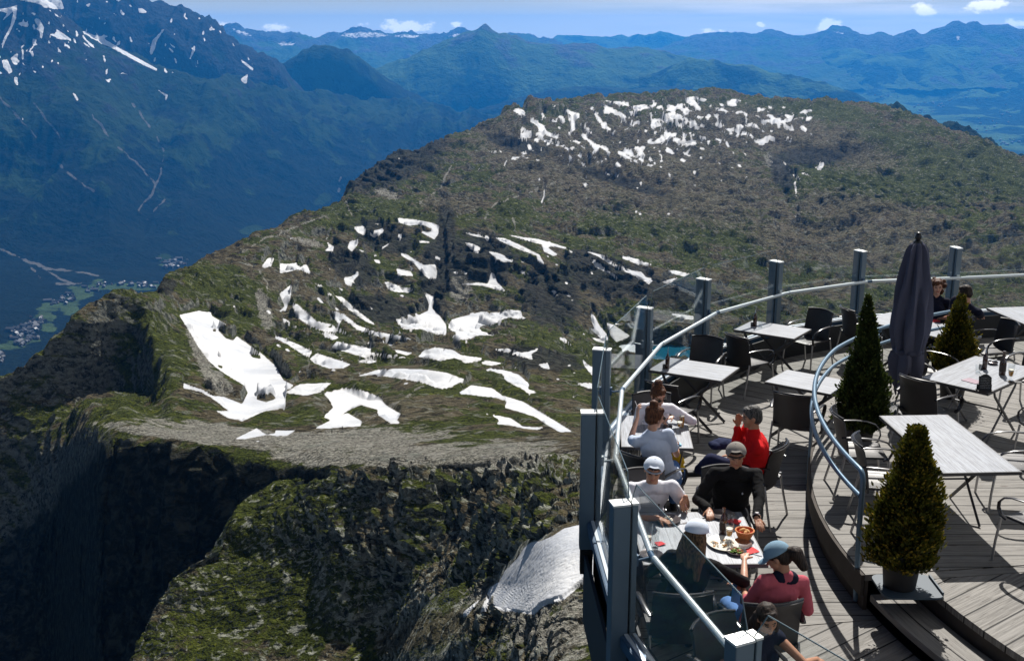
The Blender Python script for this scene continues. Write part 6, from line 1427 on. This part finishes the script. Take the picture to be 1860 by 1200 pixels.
    if glasses:
        g = MB()
        for sg in (-1, 1):
            g.tube([hd((sg*.033+.019*math.cos(a), .100-.004*abs(math.cos(a)), .004+.015*math.sin(a))) for a in np.linspace(0, 2*math.pi, 13)], .004*k, 6)
            g.extrude([hd((sg*.033+.019*math.cos(a), .099, .004+.015*math.sin(a))) for a in np.linspace(0, 2*math.pi, 13)[:-1]], HM @ Vector((0, .003, 0))); g.tube([hd((sg*.05, .095, .008)), hd((sg*.078, .03, .010)), hd((sg*.08, -.02, .004))], .003*k, 6)
        g.tube([hd((-.014, .103, .008)), hd((.014, .103, .008))], .003*k, 6); g.build('sunglasses', M_GASKET, bo)
    if scarf is not None: Blob().cap(nb_+slat*.05-st*.02, .058*k, nb_-slat*.05-st*.02, .058*k).cap(nb_-st*.05+fwd*.05, .055*k, nb_-st*.09+fwd*.09, .04*k).out('scarf', [scarf], bo, .01, 3, .008, 12)
    bo['_j'] = 0; del bo['_j']
    return bo, dict(eR=eR, wR=wR, eL=eL, wL=wL, nb=nb_, chest=chest, fwd=fwd, st=st, slat=slat, hd=hd, base=base, rz=rz, k=k)
WHITE_T = cloth('white_cotton', (.72, .72, .78), .04); PALE = cloth('pale_blue_white_cotton', (.58, .66, .82), .04); BLACK = cloth('black_knit', (.012, .012, .013), .2); RED = cloth('red_sweater', (.62, .012, .014), .08)
NAVY = cloth('navy_cotton', (.018, .022, .06), .2); PINK = cloth('dusty_pink_shirt', (.46, .10, .13), .12); JEANS = cloth('light_blue_jeans', (.12, .24, .52), .2); DKTR = cloth('dark_trousers', (.015, .016, .02), .2); DKN = cloth('dark_navy_knit', (.012, .014, .03), .2)
SEAM = simple('stitched_seam', (.34, .38, .44), .9)
CAPW = cloth('white_cap_cloth', (.66, .72, .82), .05); CAPG = cloth('grey_cap_cloth', (.24, .22, .20), .15); CAPB = cloth('sky_blue_cap_cloth', (.20, .31, .40), .06)

m1, j = person('man in a white T-shirt and backwards white cap eating at the lunch table', (1.27, 10.30), 275, (1187, 853, 1.16), look=(-12, 15, -6), rw=(1195, 940, .80), lw=(1245, 902, .90), rh=(.7, -.4, -1), lh=(-.7, -.3, -1), skin=SK1, hair='none', hairm=H_DARK, shirt=WHITE_T, sleeve=1.0, trousers=NAVY, girth=1.04,
    capm=CAPW, cap_back=True, hands=((.9, -.4, -.25), (0, 0, -1), .55, (-.25, -.35, -1), (.4, -.8, .2), 1.1))
MB().tube([j['wL']+Vector((0, .02, -.06)), j['wL']+Vector((-.01, .05, -.17))], [.006, .004], 6).box(j['wL']+Vector((-.012, .055, -.19)), (.02, .004, .05)).build('held_fork', M_STEEL, m1)
Blob().ell(j['chest']+j['fwd']*.118+j['slat']*-.07+j['st']*.04, (.008, .006, .012)).out('chest_emblem', [DKN], m1, .003, 1)
m2, j = person('man in a black sweater and backwards grey cap sitting at the lunch table', (2.10, 10.42), 266, (1337, 826, 1.24), look=(-6, 12, 4), rw=(1288, 925, .80), lw=(1374, 940, .80), rh=(.8, -.2, -.9), lh=(-.8, -.2, -.9), skin=SK3, hair='none', hairm=H_DARK, shirt=BLACK, sleeve=1.98, trousers=DKTR, girth=1.14,
    capm=CAPG, cap_back=True, collar=.02, hands=((-.05, -1, -.15), (0, 0, -1), .4, (.12, -1, -.35), (0, 0, -1), .35))
t_ = (j['eL']-j['wL']).normalized(); ax = t_.orthogonal().normalized(); ay = t_.cross(ax)
MB().tube([j['wL']+t_*.02+(ax*math.cos(a)+ay*math.sin(a))*.034 for a in np.linspace(0, 2*math.pi, 17)], .007, 8).lathe([(.0, .006), (.018, .005), (.019, 0)], 14, c=j['wL']+t_*.02+Vector((0, 0, .036))).build('wristwatch', M_STEEL, m2)
Blob().ell(j['chest']+j['fwd']*.132+j['slat']*-.07+j['st']*.05, (.008, .006, .012)).out('chest_emblem', [WHITE_T], m2, .003, 1)
m3, j = person('long-haired woman in black with a white cap, back to the viewer at the lunch table', (1.32, 8.34), 84, (1266, 968, 1.17), look=(-30, 10, 0), rw=(1352, 1016, .86), lw=(1215, 1020, .79), rh=(.4, -1, -.6), lh=(-1, -.5, -.5), skin=SK2, hair='long', hairm=H_BROWN, shirt=BLACK, sleeve=1.1, trousers=DKTR, female=True, girth=1.05,
    capm=CAPW, hands=((.2, .9, .1), (.2, 0, -1), .9, (.2, 1, -.1), (0, 0, -1), .5))
m4, j = person('woman in a dusty pink shirt and sky blue cap with a dark curly ponytail', (1.95, 8.14), 104, (1412, 1010, 1.15), look=(48, 34, 0), rw=(1420, 1085, .66), lw=(1350, 1070, .72), rh=(.6, -.6, -.8), lh=(-.5, -.8, -.6), skin=SK1, hair='pony', hairm=H_DARK, shirt=PINK, sleeve=1.35, trousers=JEANS, female=True, girth=1.06,
    capm=CAPB, scarf=DKN, hands=((-.4, .8, .0), (0, 0, -1), .6, (-.5, .5, .2), (0, .3, -1), .7))
pb2 = MB().surf([[(x, .02*math.sin(x*22), z) for x in np.linspace(-.05, .05, 7)] for z in np.linspace(-.07, .07, 7)], .006).build('folded_leaflet', simple('bright_blue_paper', (.03, .22, .48), .5), m4, smooth=True)
pb2.matrix_basis = Matrix.Translation(j['wL']+Vector((-.06, .0, -.03))) @ Euler((R(-30), R(20), 0)).to_matrix().to_4x4()
m5, j = person('dark-haired girl at the bottom edge bending her bare arm over the chair', (1.66, 7.40), -62, (1394, 1122, 1.04), look=(-22, 24, 8), rw=(1322, 1196, .60), lw=(1484, 1196, .64), rh=(-1, .2, -.4), lh=(1, .1, .45), skin=SK1, hair='long', hairm=H_DARK, shirt=DKN, sleeve=.12, trousers=DKTR, female=True, girth=.86, scale=.90, hands=((-.6, -.6, -.4), (0, 0, -1), .4, (.5, -.8, -.3), (0, 0, -1), .4), short_shorts=True)
cc = [c for c in bpy.data.objects if c.get('label', '').startswith('black chair of the woman in pale')][0].location
m6, j = person('woman in a pale blue T-shirt with an auburn bun, seen from behind raising a cigarette', (cc.x+.14, cc.y), 84, (1190, 757, 1.20), look=(-58, 14, 0), rw=(1228, 806, .80), lw=(1158, 758, 1.10), rh=(.35, -.6, -1), lh=(-.2, -.5, -1), skin=SK2, hair='bun', hairm=H_RED, shirt=PALE, sleeve=1.0, trousers=JEANS, female=True, glasses=True, girth=1.0,
    hands=((-.2, 1, -.1), (0, 0, -1), .5, (0, .1, 1), (1, .2, 0), .7))
MB().tube([j['wL']+Vector((0, .02, .10)), j['wL']+Vector((-.03, .03, .17))], .004, 6).build('cigarette', M_WHITEP, m6)
m7, j = person('woman in a white cardigan and sunglasses leaning on the table, facing the viewer', (1.64, 12.66), 268, (1196, 717, 1.14), look=(22, 28, 6), rw=(1190, 762, .80), lw=(1222, 757, .81), rh=(1, -.2, -.8), lh=(-1, -.2, -.8), skin=SK2, hair='bun', hairm=H_RED, shirt=WHITE_T, sleeve=1.9, trousers=DKTR, female=True, glasses=True,
    hands=((.8, -.5, 0), (0, 0, -1), .5, (-.8, -.5, 0), (0, 0, -1), .5))
m8, j = person('man in a red sweater with crossed legs and a raised hand, sitting sideways', (2.56, 11.36), 180, (1365, 757, 1.21), look=(-2, 8, 0), rw=(1340, 772, 1.07), lw=(1330, 828, .66), rh=(-.2, .5, -1), lh=(.1, -.4, -1), skin=SK1, hair='short', hairm=H_GREY, shirt=RED, sleeve=1.95, trousers=NAVY, girth=1.2, hands=((.05, -.15, 1), (0, -1, .1), .55, (-.7, .4, -.1), (0, 0, -1), .5),
    legs=[((.10, .42, .50), (.10, .46, .09)), ((.02, .48, .66), (.28, .56, .44))], collar=.01)
jk = Blob()
jk.ell((0, 0, 0), (.16, .12, .07)).ell((.10, .06, -.02), (.10, .10, .06)).ell((-.10, -.04, .0), (.09, .10, .05)).cap((.05, -.08, 0), .04, (.20, -.10, -.06), .035)
jo = jk.out('folded_jacket', [cloth('blue_jacket', (.018, .026, .07), .25)], None, .012, 2, .02, 8); jo.scale = (.8, .8, .75); jo.location = at(1312, 806, .62); tag(jo, 'dark blue jacket bundled on the lap of the man in red', 'jacket')
m9, j = person('woman with long curly brown hair in a dark top facing the viewer by the glass', (6.40, 17.18), 252, (1703, 520, 1.20), look=(4, 8, 0), rw=(1684, 562, .80), lw=(1712, 560, .80), rh=(1, .2, -.6), lh=(-1, .2, -.6), skin=SK2, hair='curly', hairm=H_RED, shirt=DKN, sleeve=.9, trousers=DKTR, female=True, hands=((.7, -.6, 0), (0, 0, -1), .5, (-.7, -.5, 0), (0, 0, -1), .5))
m10, j = person('man in a navy shirt with short dark hair seen from behind at the couples table', (6.34, 15.95), 118, (1753, 532, 1.19), look=(24, 14, 0), rw=(1786, 578, .70), lw=(1712, 578, .78), rh=(.6, -.5, -.8), lh=(-.6, -.6, -.6), skin=SK1, hair='short', hairm=H_DARK, shirt=DKN, sleeve=1.0, trousers=DKTR, girth=1.03)
# yellow bag hanging behind the woman with the bun
bg_ = Blob(); bg_.ell((0, 0, .12), (.10, .05, .11)).ell((.02, 0, .05), (.09, .05, .06)); yo = bg_.out('shoulder_bag', [cloth('yellow_cloth', (.62, .42, .03), .1)], None, .01, 2, .01, 14); yo.location = Vector((at(1226, 842, .36).x, at(1226, 842, .36).y, .26)); tag(yo, 'yellow cloth bag beside the woman with the bun', 'bag')
# two walkers far below on the gravel plateau
def hiker(px, py, d, col, label, face):
    x, y, z = at_d(px, py, d); b_ = Blob()
    b_.cap((.09, 0, .86), .09, (.10, .12, .46), .065).cap((.10, .12, .46), .06, (.10, .05, .06), .045).cap((-.09, 0, .86), .09, (-.10, .02, .46), .065).cap((-.10, .02, .46), .06, (-.10, -.22, .10), .045)
    b_.cap((.10, .05, .04), .045, (.10, .20, .04), .04).cap((-.10, -.22, .06), .045, (-.10, -.08, .02), .04)
    b_.ell((0, 0, .95), (.17, .12, .13)).ell((0, .02, 1.2), (.17, .12, .22)).cap((-.17, .02, 1.38), .06, (.17, .02, 1.38), .06).cap((.2, .02, 1.38), .05, (.24, -.12, 1.12), .042).cap((.24, -.12, 1.12), .042, (.22, .05, .9), .035)
    b_.cap((-.2, .02, 1.38), .05, (-.25, .12, 1.12), .042).cap((-.25, .12, 1.12), .042, (-.22, .32, 1.0), .035).cap((0, .02, 1.4), .06, (0, .04, 1.55), .055).ell((0, .05, 1.64), (.085, .1, .12)).ell((0, -.14, 1.2), (.15, .1, .22))
    o = b_.out('person', [cloth('hiker_clothing', col, .2)], None, .025, 2); o.location = (x, y, z); o.rotation_euler = (0, 0, face); tag(o, label, 'person'); return o
hiker(603, 787, 420, (.02, .02, .02), 'tiny hiker stooping on the gravel plateau below the snow, the left one', .8)
hiker(622, 781, 432, (.015, .015, .02), 'tiny dark hiker standing at the foot of the snow patch, the right one', 2.1)
# ================================================================ VALLEY TOWNS
wall_m = simple('pale_house_wall', (.09, .085, .078), .9, 0, .2, .2, .1); roof_m = simple('grey_slate_roof', (.05, .052, .058), .7, 0, .3, .3, .1); roof_b = simple('brown_shingle_roof', (.06, .04, .03), .8, 0, .3, .3, .1); roof_l = simple('sheet_metal_roof', (.14, .15, .16), .5, 0, .4, .1, .1)
def house_mesh(i, w_, l_, h_, rf, roof):
    x, y = w_/2, l_/2; o_ = .9
    v = [(-x,-y,-6),(x,-y,-6),(x,y,-6),(-x,y,-6),(-x,-y,h_),(x,-y,h_),(x,y,h_),(-x,y,h_),(0,-y,h_+rf),(0,y,h_+rf)]
    f = [(0,1,5,4),(1,2,6,5),(2,3,7,6),(3,0,4,7),(4,5,8),(6,7,9)]
    n = len(v); s_ = rf/x
    v += [(-x-o_,-y-o_,h_-o_*s_),(0,-y-o_,h_+rf+.02),(0,y+o_,h_+rf+.02),(-x-o_,y+o_,h_-o_*s_),(x+o_,-y-o_,h_-o_*s_),(x+o_,y+o_,h_-o_*s_)]
    v += [(a, b_, c+.45) for a, b_, c in v[n:n+6]]
    m = n+6; f += [(m,m+1,m+2,m+3),(m+1,m+4,m+5,m+2),(n,n+3,n+2,n+1),(n+1,n+2,n+5,n+4),(n,n+1,m+1,m),(n+1,n+4,m+4,m+1),(n+3,m+3,m+2,n+2),(n+2,m+2,m+5,n+5),(n,m,m+3,n+3),(n+4,n+5,m+5,m+4)]
    f += []; me = bpy.data.meshes.new('house'); me.from_pydata(v, [], f); me.materials.append(wall_m); me.materials.append(roof)
    me.polygons.foreach_set('material_index', [0]*6+[1]*(len(f)-6)); return me
HM_ = [house_mesh(0, 11, 14, 6, 4, roof_m), house_mesh(1, 13, 17, 7, 4.5, roof_l), house_mesh(2, 10, 12, 5.5, 3.6, roof_b), house_mesh(3, 18, 34, 10, 5, roof_m), house_mesh(4, 9, 11, 5, 3.5, roof_l)]
vx, vy, vz = [a.ravel() for a in GR['valley_floor']]
def ground_z(x, y):
    d = (vx-x)**2+(vy-y)**2; i = int(np.argmin(d)); return float(vz[i])
rg = random.Random(42)
TOWNS = [([(22,648),(38,640),(60,632),(80,640),(78,655),(66,672),(50,684),(34,676),(24,664)], 74, 'tiny chalet roof in the valley town below the pale field at the left edge', 'houses of the town at the left edge'),
 ([(55,622),(84,618),(92,630),(70,636)], 12, 'tiny house on the slope strip just above the town at the left edge', 'houses above the left town'),
 ([(0,696),(14,700),(10,716),(0,722)], 14, 'tiny house in the lowest cluster at the very left edge of the valley', 'houses of the lowest cluster'),
 ([(88,586),(118,574),(140,566),(150,572),(122,590),(100,594)], 30, 'tiny house along the pale valley road right of the meadow', 'houses along the valley road'),
 ([(150,556),(200,540),(285,536),(290,550),(240,548),(205,546),(160,566)], 48, 'tiny house in the town just behind the left knob of the ridge', 'houses behind the ridge knob'),
 ([(285,490),(320,484),(345,488),(335,502),(300,508)], 44, 'tiny house in the village at the foot of the forested mountain', 'houses of the village under the mountain')]
for poly, n, lab, grp in TOWNS:
    P_ = np.array(poly, float); k = 0
    while k < n:
        x, y = rg.uniform(P_[:, 0].min(), P_[:, 0].max()), rg.uniform(P_[:, 1].min(), P_[:, 1].max()); ins = False
        for i in range(len(P_)):
            (xa, ya), (xb, yb) = P_[i], P_[(i+1) % len(P_)]
            if (ya > y) != (yb > y) and x < (xb-xa)*(y-ya)/(yb-ya)+xa: ins = not ins
        if not ins: continue
        w_ = at(x, y, VZ); o = bpy.data.objects.new('house', rg.choice(HM_)); COL.objects.link(o)
        o.location = (w_.x, w_.y, ground_z(w_.x, w_.y)+.5); o.rotation_euler = (0, 0, rg.choice((0, .4, 1.2, 1.6))+rg.uniform(-.3, .3)); sc_ = rg.uniform(.8, 1.35); o.scale = (sc_,)*3
        tag(o, lab, 'house', grp); k += 1
# the distant plain beyond the hump: a scatter of buildings too many and small to tell apart
vx2, vy2, vz2 = [a.ravel() for a in GR['valley_country']]
px2, py2 = proj(vx2, vy2, vz2); sel = np.where((px2 > 1520) & (px2 < 1860) & (py2 > 150) & (py2 < 300))[0]
mb = MB()
for i in rng.choice(sel, 420):
    if vnoise(np.array([px2[i]/38.]), np.array([py2[i]/16.]), np.array([0.]), 4)[0] < .0: continue
    s_ = rg.uniform(14, 34); mb.box((vx2[i]+rg.uniform(-60, 60), vy2[i]+rg.uniform(-60, 60), vz2[i]+8), (s_, s_*rg.uniform(.7, 1.5), 22), rz=rg.uniform(0, 3))
o = mb.build('distant_town', roof_l); tag(o, kind='stuff')
